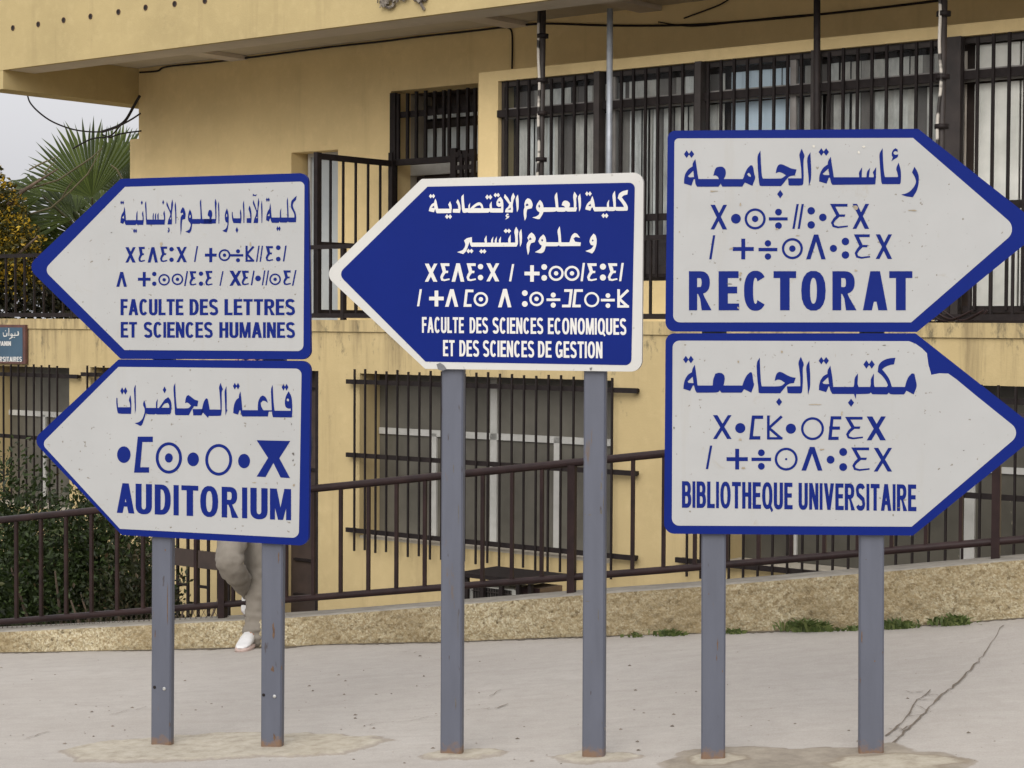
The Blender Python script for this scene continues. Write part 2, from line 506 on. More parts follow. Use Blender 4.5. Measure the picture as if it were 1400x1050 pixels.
ARAB_E = """d132,156 28,54;d180,156 28,54;
48,255 45,330 55,420 65,475 85,492 262,494 268,410 268,330 262,260 252,215 228,290 248,340 250,395 72,395 65,330 62,260;
330,62 303,122 312,250 318,400 320,495 335,420 333,250;
457,290 435,355 462,410 465,460 455,500 430,570 380,615 318,630 400,672 428,655 460,560 480,490 485,400 470,330;
465,405 858,405 840,501 640,503 628,492 610,503 500,499 470,470;655,270 630,322 630,412 648,412;
668,412 715,345 760,280 810,247 840,280 858,340 860,400 850,480 800,480 700,440;h710,402 750,345 800,330 825,360 825,403;d756,140 26,52;
912,38 885,100 895,250 905,400 908,490 922,513 970,513 935,410 922,250;925,412 1100,412 1130,395 1150,372 1188,385 1145,450 1115,513 915,513;
1060,335 1065,270 1085,225 1110,217 1150,245 1200,285 1252,300 1240,385 1190,380 1160,412 1118,402 1145,372 1110,335 1085,325;
1168,422 1325,422 1330,460 1300,515 1180,515"""
ARAB_F = """15,425 30,350 50,295 78,262 100,275 115,350 130,428 115,522 105,553 25,470 -10,515;
110,428 308,430 298,510 285,524 100,524;290,35 263,100 272,160 283,300 288,440 285,524 300,500 308,350 303,170 325,130 305,90;
375,85 345,155 352,300 358,430 362,520 378,460 390,440 378,425 380,300;d498,85 27,50;d545,85 27,50;
580,160 557,225 558,290 575,437 610,437 602,350 592,240;557,255 520,285 490,345 478,420 475,482 545,505 568,440 605,440 580,300;
580,437 1002,440 985,532 610,532 590,500;
838,445 835,380 845,300 875,240 910,222 945,240 970,280 985,332 945,302 910,300 880,330 885,380 910,430 935,447;
1055,65 1028,130 1035,300 1042,440 1048,500 1060,540 1110,543 1080,440 1068,300;975,440 1055,440 1055,460 980,460;
1070,446 1346,448 1340,546 1062,543;1290,160 1330,230 1343,320 1346,455 1322,455 1318,410 1295,418 1260,405 1240,380 1232,320 1250,230;h1260,287 1268,270 1282,266 1298,285 1290,308 1270,306;
d1214,100 26,52;d1260,100 26,52"""
ARAB_G = """d65,161 15,30;d92,161 15,30;112,222 98,290 108,400 115,424 134,420 127,330 120,260;
102,285 68,340 55,410 52,460 95,475 112,435 128,424 120,320;h107,345 75,385 105,398;
115,419 397,419 388,490 300,490 290,474 275,492 135,492 118,470;304,282 286,320 284,424 304,424;385,282 367,325 379,370 379,424 397,424 392,330;
d255,578 16,35;d283,578 16,35;d368,163 15,34;430,138 412,175 424,330 428,430 434,485 475,487 441,410 437,250;
435,411 710,411 702,486 440,487;545,308 527,345 527,415 541,415;579,308 559,345 561,415 576,415;614,310 594,345 599,415 615,415;699,278 682,320 694,370 694,415 713,415 709,330;d682,158 15,37;
735,145 728,200 760,260 790,330 778,370 755,420 745,483 810,483 814,420 807,340 820,250 830,180 818,112 799,180 797,265 787,280 765,220;h800,368 780,402 800,410;
777,530 757,532 757,560 770,568 743,572 755,590 745,610 774,592 780,565 770,548;862,148 849,200 859,330 862,472 873,472 878,350 871,200;
968,230 945,270 935,310 960,325 950,360 938,380 933,480 940,645 953,560 956,470 965,412 1005,402 1015,335 1000,270 985,238;h952,318 968,308 978,332 950,352;
1075,260 1055,310 1044,380 1052,430 1085,470 1088,500 1065,560 1010,590 1065,613 1095,580 1107,510 1107,450 1111,380 1100,310;h1072,338 1088,350 1085,385 1065,388;
1090,403 1400,403 1400,475 1245,475 1235,465 1220,475 1095,475;1240,110 1220,150 1229,260 1234,412 1257,412 1247,260"""
ARAB_H = """45,350 50,310 60,280 75,268 100,275 112,310 112,345 98,404 72,404 72,375 55,358;
-10,402 168,402 165,468 95,471 80,460 65,471 -10,471;158,103 147,160 154,260 159,402 165,465 174,380 172,210 180,170;
208,143 194,200 202,300 205,472 215,472 217,300 214,200;
328,245 305,300 296,350 299,410 312,450 335,455 335,490 315,545 260,578 320,603 340,560 353,470 356,380 348,300;h318,328 330,328 332,365 315,375;
401,298 401,370 409,430 425,463 536,466 543,400 541,320 530,258 517,310 524,350 524,392 425,392 415,350 411,300;d475,565 21,46;
577,128 561,185 569,300 572,462 583,462 587,330 583,200;
660,203 644,260 664,310 674,388 619,392 619,461 686,463 691,400 689,300 676,240;
718,118 707,170 735,235 763,300 750,360 730,400 719,461 784,463 790,420 784,330 792,240 807,160 792,93 781,160 778,262 770,278 750,220;h775,363 754,387 775,392;
710,30 740,50 772,38 750,70 725,60 708,70;840,128 829,200 834,300 838,462 847,462 852,330 850,200;
d917,119 16,33;d944,119 16,33;966,168 954,240 961,330 970,388 987,382 980,300 974,220;
958,245 928,290 910,345 904,420 945,440 960,398 982,388 974,290;h955,318 925,358 955,360;
968,381 1347,381 1345,450 1240,453 1225,440 1210,456 1115,456 1103,440 1090,459 990,459 975,430;
1127,243 1108,290 1108,385 1127,385 1124,310;d1073,545 18,38;d1102,545 18,38;1223,82 1207,140 1214,260 1217,386 1237,386 1232,240;
1354,60 1346,125 1315,150 1295,190 1305,240 1335,300 1349,360 1347,430 1345,450 1318,450 1320,390 1322,340 1300,290 1266,230 1274,140 1305,105"""
ARAB_I = """d90,122 22,31;d128,122 22,31;155,155 137,205 140,260 158,300 192,292 180,240 170,190;
140,210 100,235 75,280 64,326 135,343 148,305 172,300 167,230;h137,250 100,280 140,285;
155,294 377,294 371,353 175,356 160,330;356,193 331,235 344,270 348,298 378,298 374,240;d313,402 26,33;d356,402 26,33;
460,163 439,205 464,245 468,295 394,298 392,346 490,351 500,300 494,240 479,195;
540,93 507,130 514,240 519,310 530,346 565,351 556,290 546,200;540,289 1082,289 1079,346 905,346 892,332 880,348 605,351 595,342 560,351 530,345;
630,213 604,255 607,297 624,297;
618,302 680,240 740,205 775,210 800,240 814,297 780,312;h680,287 720,255 760,245 780,265 782,287;
923,193 894,240 899,292 885,302 932,302 924,250;d863,135 26,34;d906,135 26,34;
1045,130 1075,170 1085,230 1082,340 1053,340 1053,262 1020,270 992,250 988,205 1010,160;h1010,205 1028,190 1045,205 1030,222;d976,108 25,31;d1013,108 24,30;
1103,93 1091,140 1130,190 1163,235 1150,270 1113,300 1108,343 1210,346 1217,300 1210,240 1222,180 1244,130 1218,76 1189,140 1190,200 1175,203 1150,150;h1185,277 1145,306 1185,309;
1110,440 1130,415 1113,392 1130,363 1152,360 1157,385 1138,380 1132,395 1165,393 1160,414 1135,430;1283,100 1251,150 1261,240 1270,342 1291,300 1294,180"""
ARAB_J = """100,133 75,155 61,200 67,235 54,270 54,330 67,400 87,360 87,300 97,264 150,252 164,210 147,160 125,138;h75,215 95,193 115,215 90,227;
248,153 215,195 199,240 213,280 245,302 235,330 205,350 158,362 215,382 245,380 277,330 292,295 292,230 276,180;h228,225 240,206 252,230 240,247;
280,242 692,242 680,290 575,292 560,281 545,293 455,293 445,282 430,293 280,296;452,58 421,105 434,200 438,247 470,247 462,150;
508,216 520,175 545,158 580,165 605,190 607,220 592,248 560,264 550,240 530,222;661,53 644,105 654,180 654,247 678,290 684,200 680,130 694,105;
729,76 701,120 711,200 717,292 737,250 740,150;d810,78 20,29;d846,78 22,29;
876,103 854,150 857,200 878,240 907,237 897,170;858,158 822,185 799,225 791,266 850,280 866,245 888,242 880,170;h853,197 825,225 860,228;
880,237 1294,237 1291,281 1165,283 1150,273 1135,285 1060,285 1045,276 1030,287 900,289 885,265;1077,148 1049,190 1049,242 1077,242 1072,200;
d1007,340 23,30;d1044,340 24,30;1144,43 1114,90 1124,180 1129,242 1157,242 1154,130;
1301,33 1293,87 1250,97 1227,120 1252,155 1282,195 1300,235 1297,277 1250,277 1255,235 1225,182 1178,130 1194,75 1240,46"""
ARAB_K = """168,128 120,138 98,160 111,192 104,220 85,248 33,265 90,282 117,257 132,215 147,172 155,190 172,195;
155,178 588,178 578,214 165,216 150,190;d137,255 18,21;d165,255 18,21;302,112 281,150 289,184 307,184;d255,258 18,21;d283,258 18,21;
364,122 344,155 344,184 360,184;397,122 377,155 379,184 394,184;434,122 414,155 417,184 432,184;522,105 499,145 501,184 522,184;d478,72 19,21;d507,72 20,21;
573,33 554,72 564,130 564,184 574,214 590,190 587,110 594,75;619,53 599,90 604,150 608,217 624,180 626,110;
712,86 690,104 674,135 687,160 669,185 667,225 680,292 694,255 694,215 707,184 742,173 752,140 737,104;h688,148 700,130 715,148 695,156;
820,103 790,130 774,165 789,195 807,205 795,235 743,265 800,277 827,262 842,215 847,160 838,125;h800,155 810,143 819,160 808,170;
838,174 985,176 1062,176 1160,178 1158,209 970,211 962,201 950,211 838,211;969,28 947,70 957,130 959,180 984,180 979,100;
1056,182 1065,150 1080,110 1105,90 1130,98 1154,135 1115,125 1095,140 1110,170 1162,177 1158,207 1080,207;
1278,96 1250,130 1239,170 1254,200 1278,205 1260,235 1203,255 1265,277 1287,250 1304,200 1307,150 1296,110;h1262,160 1270,147 1279,160 1270,170"""

def stroke(pts, t0, t1=None):
    t1 = t0 if t1 is None else t1
    pts = [Vector(p) for p in pts]; L, Rr = [], []; n = len(pts)
    for i, p in enumerate(pts):
        a = (p - pts[i - 1]).normalized() if i else (pts[1] - p).normalized()
        b = (pts[i + 1] - p).normalized() if i < n - 1 else a
        d = (a + b).normalized(); nn = Vector((-d.y, d.x))
        k = 1 / max(.55, nn.dot(Vector((-a.y, a.x))))
        t = (t0 + (t1 - t0) * i / (n - 1)) / 2 * k
        L.append(tuple(p + nn * t)); Rr.append(tuple(p - nn * t))
    return L + Rr[::-1]

class Glyphs:
    """Tifinagh letters, in the pixel frame of one enlarged view"""
    def __init__(s, t): s.t = t; s.p = []; s.h = []; s.rings = []
    def X(s, x0, x1, y0, y1, k=1.08):
        t = s.t * k
        s.p += [[(x0, y0), (x0 + t, y0), (x1, y1), (x1 - t, y1)], [(x1 - t * .85, y0), (x1, y0), (x0 + t * .85, y1), (x0, y1)]]
    def dot(s, x, y, r, ry=None): s.p.append(ell(x, y, r, ry))
    def ring(s, x, y, r, d=0, ry=None, t=None):
        ry = r if ry is None else ry; t = (s.t * .72) if t is None else t
        s.rings.append((ell(x, y, r, ry, 44), ell(x, y, r - t, ry - t, 44), ell(x, y, d, d * ry / r) if d else None))
    def div(s, x0, x1, y, xd, ya, yb, r, k=.8):
        t = s.t * k; s.p.append([(x0, y - t / 2), (x1, y - t / 2), (x1, y + t / 2), (x0, y + t / 2)])
        s.dot(xd, ya, r); s.dot(xd, yb, r)
    def sl(s, xa, xb, y0, y1, k=.6):
        t = s.t * k; s.p.append([(xa - t / 2, y0), (xa + t / 2, y0), (xb + t / 2, y1), (xb - t / 2, y1)])
    def col(s, x, ya, yb, r): s.dot(x, ya, r); s.dot(x, yb, r)
    def plus(s, x0, x1, y0, y1, k=1.0):
        t = s.t * k / 2; cx, cy = (x0 + x1) / 2, (y0 + y1) / 2
        s.p += [[(x0, cy - t), (x1, cy - t), (x1, cy + t), (x0, cy + t)], [(cx - t, y0), (cx + t, y0), (cx + t, y1), (cx - t, y1)]]
    def lam(s, x0, x1, y0, y1, k=.98):
        t = s.t * k; m = (x0 + x1) / 2
        s.p += [[(x0, y1), (x0 + t, y1), (m + t * .55, y0), (m - t * .45, y0)], [(x1, y1), (x1 - t, y1), (m - t * .45, y0), (m + t * .55, y0)]]
    def sig(s, x0, x1, y0, y1):
        t = s.t * .74; W = x1 - x0; H = y1 - y0; xm = x0 + .48 * W; ym = y0 + .47 * H
        s.p += [[(x0, y0), (x1 - .02 * W, y0), (x1 - .02 * W, y0 + t), (x0 + .12 * W, y0 + t)],
                [(x0, y0), (x0 + t * 1.35, y0), (xm + t * .55, ym), (xm - t * .7, ym + t * .3)],
                [(xm - t * .6, ym - t * .42), (x0 + .86 * W, ym - t * .42), (x0 + .82 * W, ym + t * .42), (xm - t * .6, ym + t * .42)],
                stroke([(xm + .02 * W, ym - t * .2), (x0 + .25 * W, y0 + .62 * H), (x0 + .13 * W, y0 + .76 * H), (x0 + .2 * W, y0 + .89 * H), (x0 + .45 * W, y1 - t * .55), (x1, y1 - t * .95)], t * 1.15, t * .55)]
    def K(s, x0, x1, y0, y1):
        t = s.t * .72; m = y0 + (y1 - y0) * .52
        s.p += [[(x0, y0), (x0 + t, y0), (x0 + t, y1), (x0, y1)], [(x0, y1 - t * .9), (x1, y1 - t * .9), (x1, y1), (x0, y1)],
                stroke([(x0 + t * .5, m + t * .2), (x1 - t * .3, y0 + t * .3)], t), stroke([(x0 + t * .5, m - t * .2), (x1 - t * .5, y1 - t * .4)], t)]
    def brk(s, x0, x1, y0, y1, k=.85, flip=False):
        t = s.t * k; sh = (x1 - x0) * .2
        P = [(x0 + sh, y0), (x1, y0), (x1, y0 + t), (x0 + sh + t * .85, y0 + t), (x0 + t * 1.15, y1 - t), (x1 - sh, y1 - t), (x1 - sh, y1), (x0, y1)]
        if flip: P = [(x0 + x1 - a, y0 + y1 - b) for a, b in P]
        s.p.append(P)
    def E(s, x0, x1, y0, y1):
        t = s.t * .85; sh = (x1 - x0) * .2; ym = (y0 + y1) / 2
        s.brk(x0, x1, y0, y1); s.p.append([(x0 + sh * .4, ym - t / 2), (x1 - sh * .5, ym - t / 2), (x1 - sh * .5, ym + t / 2), (x0 + sh * .4, ym + t / 2)])

# ------- narrow bold capitals, height 1, y up
GW = dict(A=.68, B=.60, C=.62, D=.60, E=.53, F=.50, G=.66, H=.60, I=.19, L=.50, M=.74, N=.60, O=.68, Q=.68, R=.64, S=.60, T=.58, U=.60, V=.66, W=.9)
def sq(a0, a1, cx, cy, rx, ry, n=18, e=2.35):
    o = []
    for k in range(n + 1):
        t = R(a0 + (a1 - a0) * k / n); c, s_ = math.cos(t), math.sin(t)
        o.append((cx + rx * math.copysign(abs(c) ** (2 / e), c), cy + ry * math.copysign(abs(s_) ** (2 / e), s_)))
    return o
def letter(ch, sx, sy):
    """polygons, holes of one capital; sx = stem width, sy = bar height"""
    w = GW[ch]; P, H = [], []
    rc = lambda a, b, c, d: [(a, b), (c, b), (c, d), (a, d)]
    ov = .012
    if ch == 'I': P = [rc(0, 0, w, 1)]
    elif ch == 'L': P = [rc(0, 0, sx, 1), rc(0, 0, w, sy)]
    elif ch in 'EF':
        P = [rc(0, 0, sx, 1), rc(0, 1 - sy, w, 1), rc(0, .52 - sy / 2, w * .93, .52 + sy / 2)]
        if ch == 'E': P.append(rc(0, 0, w * 1.03, sy))
    elif ch == 'T': P = [rc(0, 1 - sy, w, 1), rc(w / 2 - sx / 2, 0, w / 2 + sx / 2, 1)]
    elif ch == 'H': P = [rc(0, 0, sx, 1), rc(w - sx, 0, w, 1), rc(0, .53 - sy / 2, w, .53 + sy / 2)]
    elif ch == 'N': P = [rc(0, 0, sx * .92, 1), rc(w - sx * .92, 0, w, 1), [(0, 1), (sx * 1.02, 1), (w, 0), (w - sx * 1.02, 0)]]
    elif ch == 'M':
        k = sx * .8
        P = [rc(0, 0, k, 1), rc(w - k, 0, w, 1), [(0, 1), (k * 1.35, 1), (w / 2 + k * .5, 0), (w / 2 - k * .5, 0)], [(w, 1), (w - k * 1.35, 1), (w / 2 - k * .5, 0), (w / 2 + k * .5, 0)]]
    elif ch == 'V': P = [[(0, 1), (sx * 1.05, 1), (w / 2 + sx * .5, 0), (w / 2 - sx * .5, 0)], [(w, 1), (w - sx * 1.05, 1), (w / 2 - sx * .5, 0), (w / 2 + sx * .5, 0)]]
    elif ch == 'W':
        for a in (0, .45): P += [[(a, 1), (a + sx, 1), (a + .225 + sx * .5, 0), (a + .225 - sx * .5, 0)], [(a + .45, 1), (a + .45 - sx, 1), (a + .225 - sx * .5, 0), (a + .225 + sx * .5, 0)]]
    elif ch == 'A':
        P = [[(0, 0), (sx * 1.03, 0), (w / 2 + sx * .55, 1), (w / 2 - sx * .55, 1)], [(w, 0), (w - sx * 1.03, 0), (w / 2 - sx * .55, 1), (w / 2 + sx * .55, 1)], rc(w * .2, .22, w * .8, .22 + sy * .95)]
    elif ch in 'OQ':
        P = [sq(0, 360, w / 2, .5, w / 2, .5 + ov)[:-1]]; H = [sq(0, 360, w / 2, .5, w / 2 - sx, .5 - sy * .95)[:-1]]
        if ch == 'Q': P = P + []; H = H
    elif ch in 'CG':
        a0, a1 = 38, 322
        P = [sq(a0, a1, w / 2, .5, w / 2, .5 + ov, 26) + sq(a1, a0, w / 2, .5, w / 2 - sx, .5 - sy * .95, 26)]
        if ch == 'G': P += [rc(w - sx * .95, .06, w, .5), rc(w * .52, .5 - sy, w, .5)]
        if ch == 'C': P = [sq(40, 320, w / 2, .5, w / 2, .5 + ov, 26) + sq(318, 42, w / 2, .5, w / 2 - sx, .5 - sy * .95, 26)]
    elif ch == 'U':
        r = w / 2
        P = [rc(0, r * .9, sx, 1), rc(w - sx, r * .9, w, 1), [(0, r * .95)] + sq(180, 360, r, r * .92, r, r * .92 + ov, 16) + [(w, r * .95), (w - sx, r * .95)] + sq(360, 180, r, r * .92, r - sx, r * .92 - sy * .95, 16) + [(sx, r * .95)]]
    elif ch == 'D':
        P = [[(0, 0), (w * .4, 0)] + sq(-90, 90, w * .4, .5, w * .6, .5, 18) + [(w * .4, 1), (0, 1)]]
        H = [[(sx, sy), (w * .4, sy)] + sq(-90, 90, w * .4, .5, w * .6 - sx, .5 - sy, 18) + [(w * .4, 1 - sy), (sx, 1 - sy)]]
    elif ch in 'BR':
        m = .52 if ch == 'B' else .44
        def lobe(y0, y1, ww):
            c = (y0 + y1) / 2; hh = (y1 - y0) / 2
            P.append([(0, y0), (ww - hh, y0)] + sq(-90, 90, ww - hh, c, hh, hh, 12) + [(ww - hh, y1), (0, y1)])
            H.append([(sx, y0 + sy), (ww - hh, y0 + sy)] + sq(-90, 90, ww - hh, c, max(hh - sx, .02), hh - sy, 12) + [(ww - hh, y1 - sy), (sx, y1 - sy)])
        lobe(m - sy * .5 if ch == 'B' else m - .02, 1, w * .97)
        if ch == 'B': lobe(0, m + sy * .5, w * 1.02)
        else: P += [rc(0, 0, sx, 1), [(w * .30, m + .04), (w * .62, m + .04), (w * .72, m - .1), (w * 1.05, 0), (w * 1.05 - sx * 1.2, 0), (w * .52, m - .14), (w * .42, m - .02), (w * .3, m - .02)]]
    elif ch == 'S':
        t = (sx + sy) / 2 * .98; a = t / 2
        cl = sq(20, 180, w / 2, .745, w / 2 - a, .255 - a + ov, 14) + [(w * .22, .60), (w * .5, .505), (w * .78, .41)] + sq(0, -160, w / 2, .255, w / 2 - a, .255 - a + ov, 14)
        cl = [cl[i] for i in range(len(cl)) if i == 0 or (Vector(cl[i]) - Vector(cl[i - 1])).length > .012]
        P = [stroke(cl, t)]
    return P, H

def word(text, x0, x1, xl, xr, tl, tr, bl, br, gap=.07, stem=.215, sy=.16):
    """list of (polys, holes) per letter in view pixels; top/bottom run linearly from xl to xr"""
    tot = sum(GW[c] for c in text) + gap * (len(text) - 1)
    k = (x1 - x0) / tot
    H = ((bl - tl) + (br - tr)) / 2
    out = []; x = 0
    for c in text:
        P, Ho = letter(c, stem, sy)
        if c == 'Q': P = P + [[(.34, .22), (.46, .28), (.73, -.04), (.62, -.12)]]
        def mp(p):
            X = x0 + (x + p[0]) * k; f = (X - xl) / (xr - xl)
            t = tl + (tr - tl) * f; b = bl + (br - bl) * f
            return (X, b + (t - b) * p[1])
        out.append(([[mp(p) for p in q] for q in P], [[mp(p) for p in q] for q in Ho], c))
        x += GW[c] + gap
    return out

class View:
    def __init__(s, x0, y0, x1, outw=1400): s.x0 = x0; s.y0 = y0; s.k = (x1 - x0) / outw
    def __call__(s, p): return (s.x0 + p[0] * s.k, s.y0 + p[1] * s.k)

def lettering(name, plane, mat, parent, groups, off=.0022):
    """groups: (view, polys, holes); flat vinyl lettering just proud of the sign face"""
    mb = MB()
    for view, P, H in groups:
        f = lambda q: plane.at(*view(q))
        sheet(mb, [[f(q) for q in p] for p in P], [[f(q) for q in p] for p in H], lambda u, z: plane.w(u, z, off))
    return mb.build(name, mat, parent, origin=parent_origin(parent))

def parent_origin(p):
    o = Vector((0, 0, 0))
    while p is not None:
        o += Vector(p.location); p = p.parent
    return o

def wgroups(view, words, **kw):
    g = []
    for wd in words:
        for P, H, c in word(*wd, **kw):
            g.append((view, P, H))
    return g

def ggroups(view, G):
    g = [(view, [p], []) for p in []]
    g.append((view, G.p, G.h)) if G.p else None
    for o, i, d in G.rings:
        g.append((view, [o], [i]))
        if d: g.append((view, [d], []))
    return g

# ------------------------------------------------------------------ the three signposts
def feet(px, py): return (px, py)
PL = Plane(CAM + ray(295, 441) * (7.4 / ray(295, 441).y), (1, -.20))
PM = Plane(CAM + ray(715, 441) * (7.0 / ray(715, 441).y), (1, -.24))
PR = Plane(CAM + ray(1082, 441) * (6.75 / ray(1082, 441).y), (1, -.10))

def make_panel(plane, root, outer, inner, view, body, face, name='sign_panel', label=None):
    mb = MB()
    po = [plane.at(*view(p)) for p in rounded(outer)]
    plate(mb, [po], [], lambda u, z, y: plane.w(u, z, -y), 0.0, .022)
    o = mb.build(name, body, root, origin=root.location)
    if label: o['label'] = label
    fb = MB()
    pi = [plane.at(*view(p)) for p in rounded(inner)]
    sheet(fb, [pi], [], lambda u, z: plane.w(u, z, .0011))
    fb.build('panel_face', face, o, origin=root.location)
    return o

def make_post(plane, root, xt0, xt1, yt, xb0, xb1, yb, depth=.036, gap=.024, top=None):
    """U-section post whose front face lies just behind the panels"""
    off = -gap
    b0 = plane.at(xb0, yb, off); b1 = plane.at(xb1, yb, off); t0 = plane.at(xt0, yt, off); t1 = plane.at(xt1, yt, off)
    zt = plane.at(xt0, top, off)[1]
    kk = (zt - b0[1]) / (t0[1] - b0[1])
    tl = b0[0] + (t0[0] - b0[0]) * kk; tr = b1[0] + (t1[0] - b1[0]) * kk
    zb = (b0[1] + b1[1]) / 2
    base = plane.w((b0[0] + b1[0]) / 2, zb, off)
    zl = zb - .15
    mb = MB()
    c = .006     # small chamfer at the long edges
    ring = []
    for (l, r, z) in ((b0[0], b1[0], zl), (b0[0], b1[0], zb), (tl, tr, zt)):
        ring += [plane.w(u, z, off - d) for u, d in ((l + c, 0), (r - c, 0), (r, c), (r, depth), (l, depth), (l, c))]
    n = 6; fs = []
    for i in range(2):
        for k in range(n): fs.append((i * n + k, i * n + (k + 1) % n, (i + 1) * n + (k + 1) % n, (i + 1) * n + k))
    fs += [tuple(range(n - 1, -1, -1)), tuple(2 * n + k for k in range(n))]
    mb.add(ring, fs)
    o = mb.build('post', M['post'], root, origin=root.location)
    # texture space starts at the foot of the post
    me = o.data; d = Vector(base) - Vector(root.location)
    me.transform(Matrix.Translation(-d)); o.location = d
    return o, plane

def bolt(plane, root, post, px, py, r=.007, mat='steel', off=-.024):
    p = plane.wp(px, py, off)
    mb = MB(); q = plane.nf
    mb.tube([p - q * .004, p + q * .003, p + q * .0055], [r, r, r * .6], 10)
    mb.build('bolt', M[mat], post, origin=parent_origin(post))

def foot_of(plane, pts):
    q = [plane.wp(x, y, -.04) for x, y in pts]
    return sum(q, Vector()) / len(q)

# left signpost: two white panels pointing left
rootL = empty('signpost', foot_of(PL, [(222, 1018), (372, 1022)]), 0,
              'grey two-post signpost with two white panels pointing left, lower one reading AUDITORIUM', 'sign')
V = View(30, 225, 450)
p1 = make_panel(PL, rootL, [(450, 65, 14), (1303, 38, 38), (1315, 888, 40), (450, 886, 10), (22, 466, 48)],
                [(470, 102), (1288, 77, 22), (1283, 850, 28), (468, 845), (100, 480, 34)], V, M['blue'], M['white'],
                label='white arrow panel for the faculty of letters, upper of the two')
lettering('arabic_lettering', PL, M['blue_l'], p1, [(View(160, 262, 290), *T(ARAB_G)), (View(280, 262, 410), *T(ARAB_H))])
v = View(140, 240, 440)
g = Glyphs(19)
g.X(148, 213, 457, 555); g.sig(232, 272, 455, 555); g.lam(290, 355, 457, 555); g.sig(370, 415, 453, 555); g.col(442, 470, 537, 14); g.X(473, 540, 455, 553)
g.sl(607, 590, 450, 550, .5); g.plus(655, 730, 462, 553); g.ring(780, 508, 38, 11, t=11); g.div(818, 900, 509, 866, 483, 540, 13); g.K(914, 970, 448, 550)
g.sl(1000, 985, 448, 550, .45); g.sl(1022, 1008, 448, 550, .45); g.sig(1043, 1090, 450, 550); g.col(1123, 460, 533, 15); g.sl(1172, 1157, 447, 548, .5)
lettering('tifinagh_lettering', PL, M['blue_l'], p1, ggroups(v, g))
g = Glyphs(19)
g.lam(90, 157, 615, 710); g.plus(228, 308, 615, 708); g.col(332, 628, 690, 14); g.ring(395, 665, 37, 11, t=10); g.ring(480, 662, 37, 11, t=10); g.sl(543, 527, 610, 705, .5)
g.sig(557, 600, 610, 705); g.col(630, 626, 690, 14); g.sig(658, 703, 608, 705); g.sl(770, 752, 610, 703, .45); g.X(812, 888, 607, 703, 1.25); g.sig(890, 935, 607, 703); g.sl(968, 952, 607, 700, .5)
g.dot(994, 656, 18); g.sl(1037, 1022, 605, 700, .45); g.sl(1060, 1045, 605, 700, .45); g.ring(1103, 662, 37, 11, t=10); g.sig(1155, 1203, 605, 702); g.sl(1235, 1215, 603, 703, .5)
lettering('tifinagh_lettering', PL, M['blue_l'], p1, ggroups(v, g))
a = (117, 1230, 788, 788, 891, 891); b = (117, 1230, 934, 936, 1034, 1036)
lettering('latin_lettering', PL, M['blue_l'], p1, wgroups(v, [('FACULTE', 117, 517) + a, ('DES', 557, 740) + a, ('LETTRES', 780, 1230) + a]))
lettering('latin_lettering', PL, M['blue_l'], p1, wgroups(v, [('ET', 118, 222) + b, ('SCIENCES', 265, 705) + b, ('HUMAINES', 747, 1230) + b]))

V = View(30, 480, 450)
p2 = make_panel(PL, rootL, [(440, 38, 8), (1315, 45, 42), (1305, 888, 42), (455, 838, 10), (48, 406, 44)],
                [(440, 72), (1275, 80, 28), (1262, 852, 30), (447, 810), (90, 422, 28)], V, M['blue'], M['white'],
                label='white arrow panel reading AUDITORIUM, lower of the two')
lettering('arabic_lettering', PL, M['blue_l'], p2, [(View(155, 520, 285), *T(ARAB_E)), (View(275, 520, 405), *T(ARAB_F))])
v = View(140, 500, 440)
g = Glyphs(30)
g.dot(138, 567, 43, 53); g.brk(203, 323, 452, 682, 1.15); g.ring(425, 588, 84, 25, 100, t=19); g.dot(580, 597, 37, 44); g.ring(743, 600, 86, 0, 101, t=19); g.dot(905, 608, 38, 46)
g.p.append([(985, 475), (1200, 480), (1130, 590), (1198, 717), (1138, 713), (1092, 620), (1042, 710), (985, 707), (1058, 588)])
lettering('tifinagh_lettering', PL, M['blue_l'], p2, ggroups(v, g))
a = (95, 1205, 748, 787, 938, 986)
lettering('latin_lettering', PL, M['blue_l'], p2, wgroups(v, [(c, x0, x1) + a for c, x0, x1 in (('A', 93, 205), ('U', 213, 317), ('D', 335, 437), ('I', 455, 488), ('T', 505, 613), ('O', 625, 740), ('R', 762, 864), ('I', 892, 925), ('U', 945, 1055), ('M', 1070, 1205))], stem=.22))
poA, _ = make_post(PL, rootL, 207.2, 234.6, 740, 206, 233, 1021, top=262)
poB, _ = make_post(PL, rootL, 357.2, 386.4, 745, 356.2, 384.2, 1024, top=262)
bolt(PL, rootL, poA, 224.6, 941.6); bolt(PL, rootL, poA, 211.4, 939.5, .006, 'black')
bolt(PL, rootL, poB, 375.4, 952); bolt(PL, rootL, poB, 360.4, 950, .006, 'black')

# middle signpost: one blue panel pointing left
rootM = empty('signpost', foot_of(PM, [(618, 1033), (813, 1037)]), 0,
              'grey two-post signpost with one blue panel in a white border pointing left', 'sign')
V = View(440, 225, 900)
p3 = make_panel(PM, rootM, [(415, 60, 12), (1338, 32, 42), (1331, 862, 46), (430, 850, 12), (10, 456, 44)],
                [(440, 92), (1303, 75, 24), (1288, 835, 26), (432, 820), (68, 456, 30)], V, M['white_c'], M['blue'])
lettering('arabic_lettering', PM, M['white_l'], p3, [(View(580, 256, 720), *T(ARAB_I)), (View(710, 256, 870), *T(ARAB_J))])
lettering('arabic_lettering', PM, M['white_l'], p3, [(View(620, 305, 830), *T(ARAB_K))])
v = View(560, 240, 880)
g = Glyphs(22)
g.X(92, 167, 527, 635); g.sig(185, 240, 525, 635); g.lam(252, 328, 525, 635); g.sig(342, 397, 525, 635); g.col(425, 545, 610, 16); g.X(460, 537, 525, 633); g.sl(620, 602, 530, 633, .6)
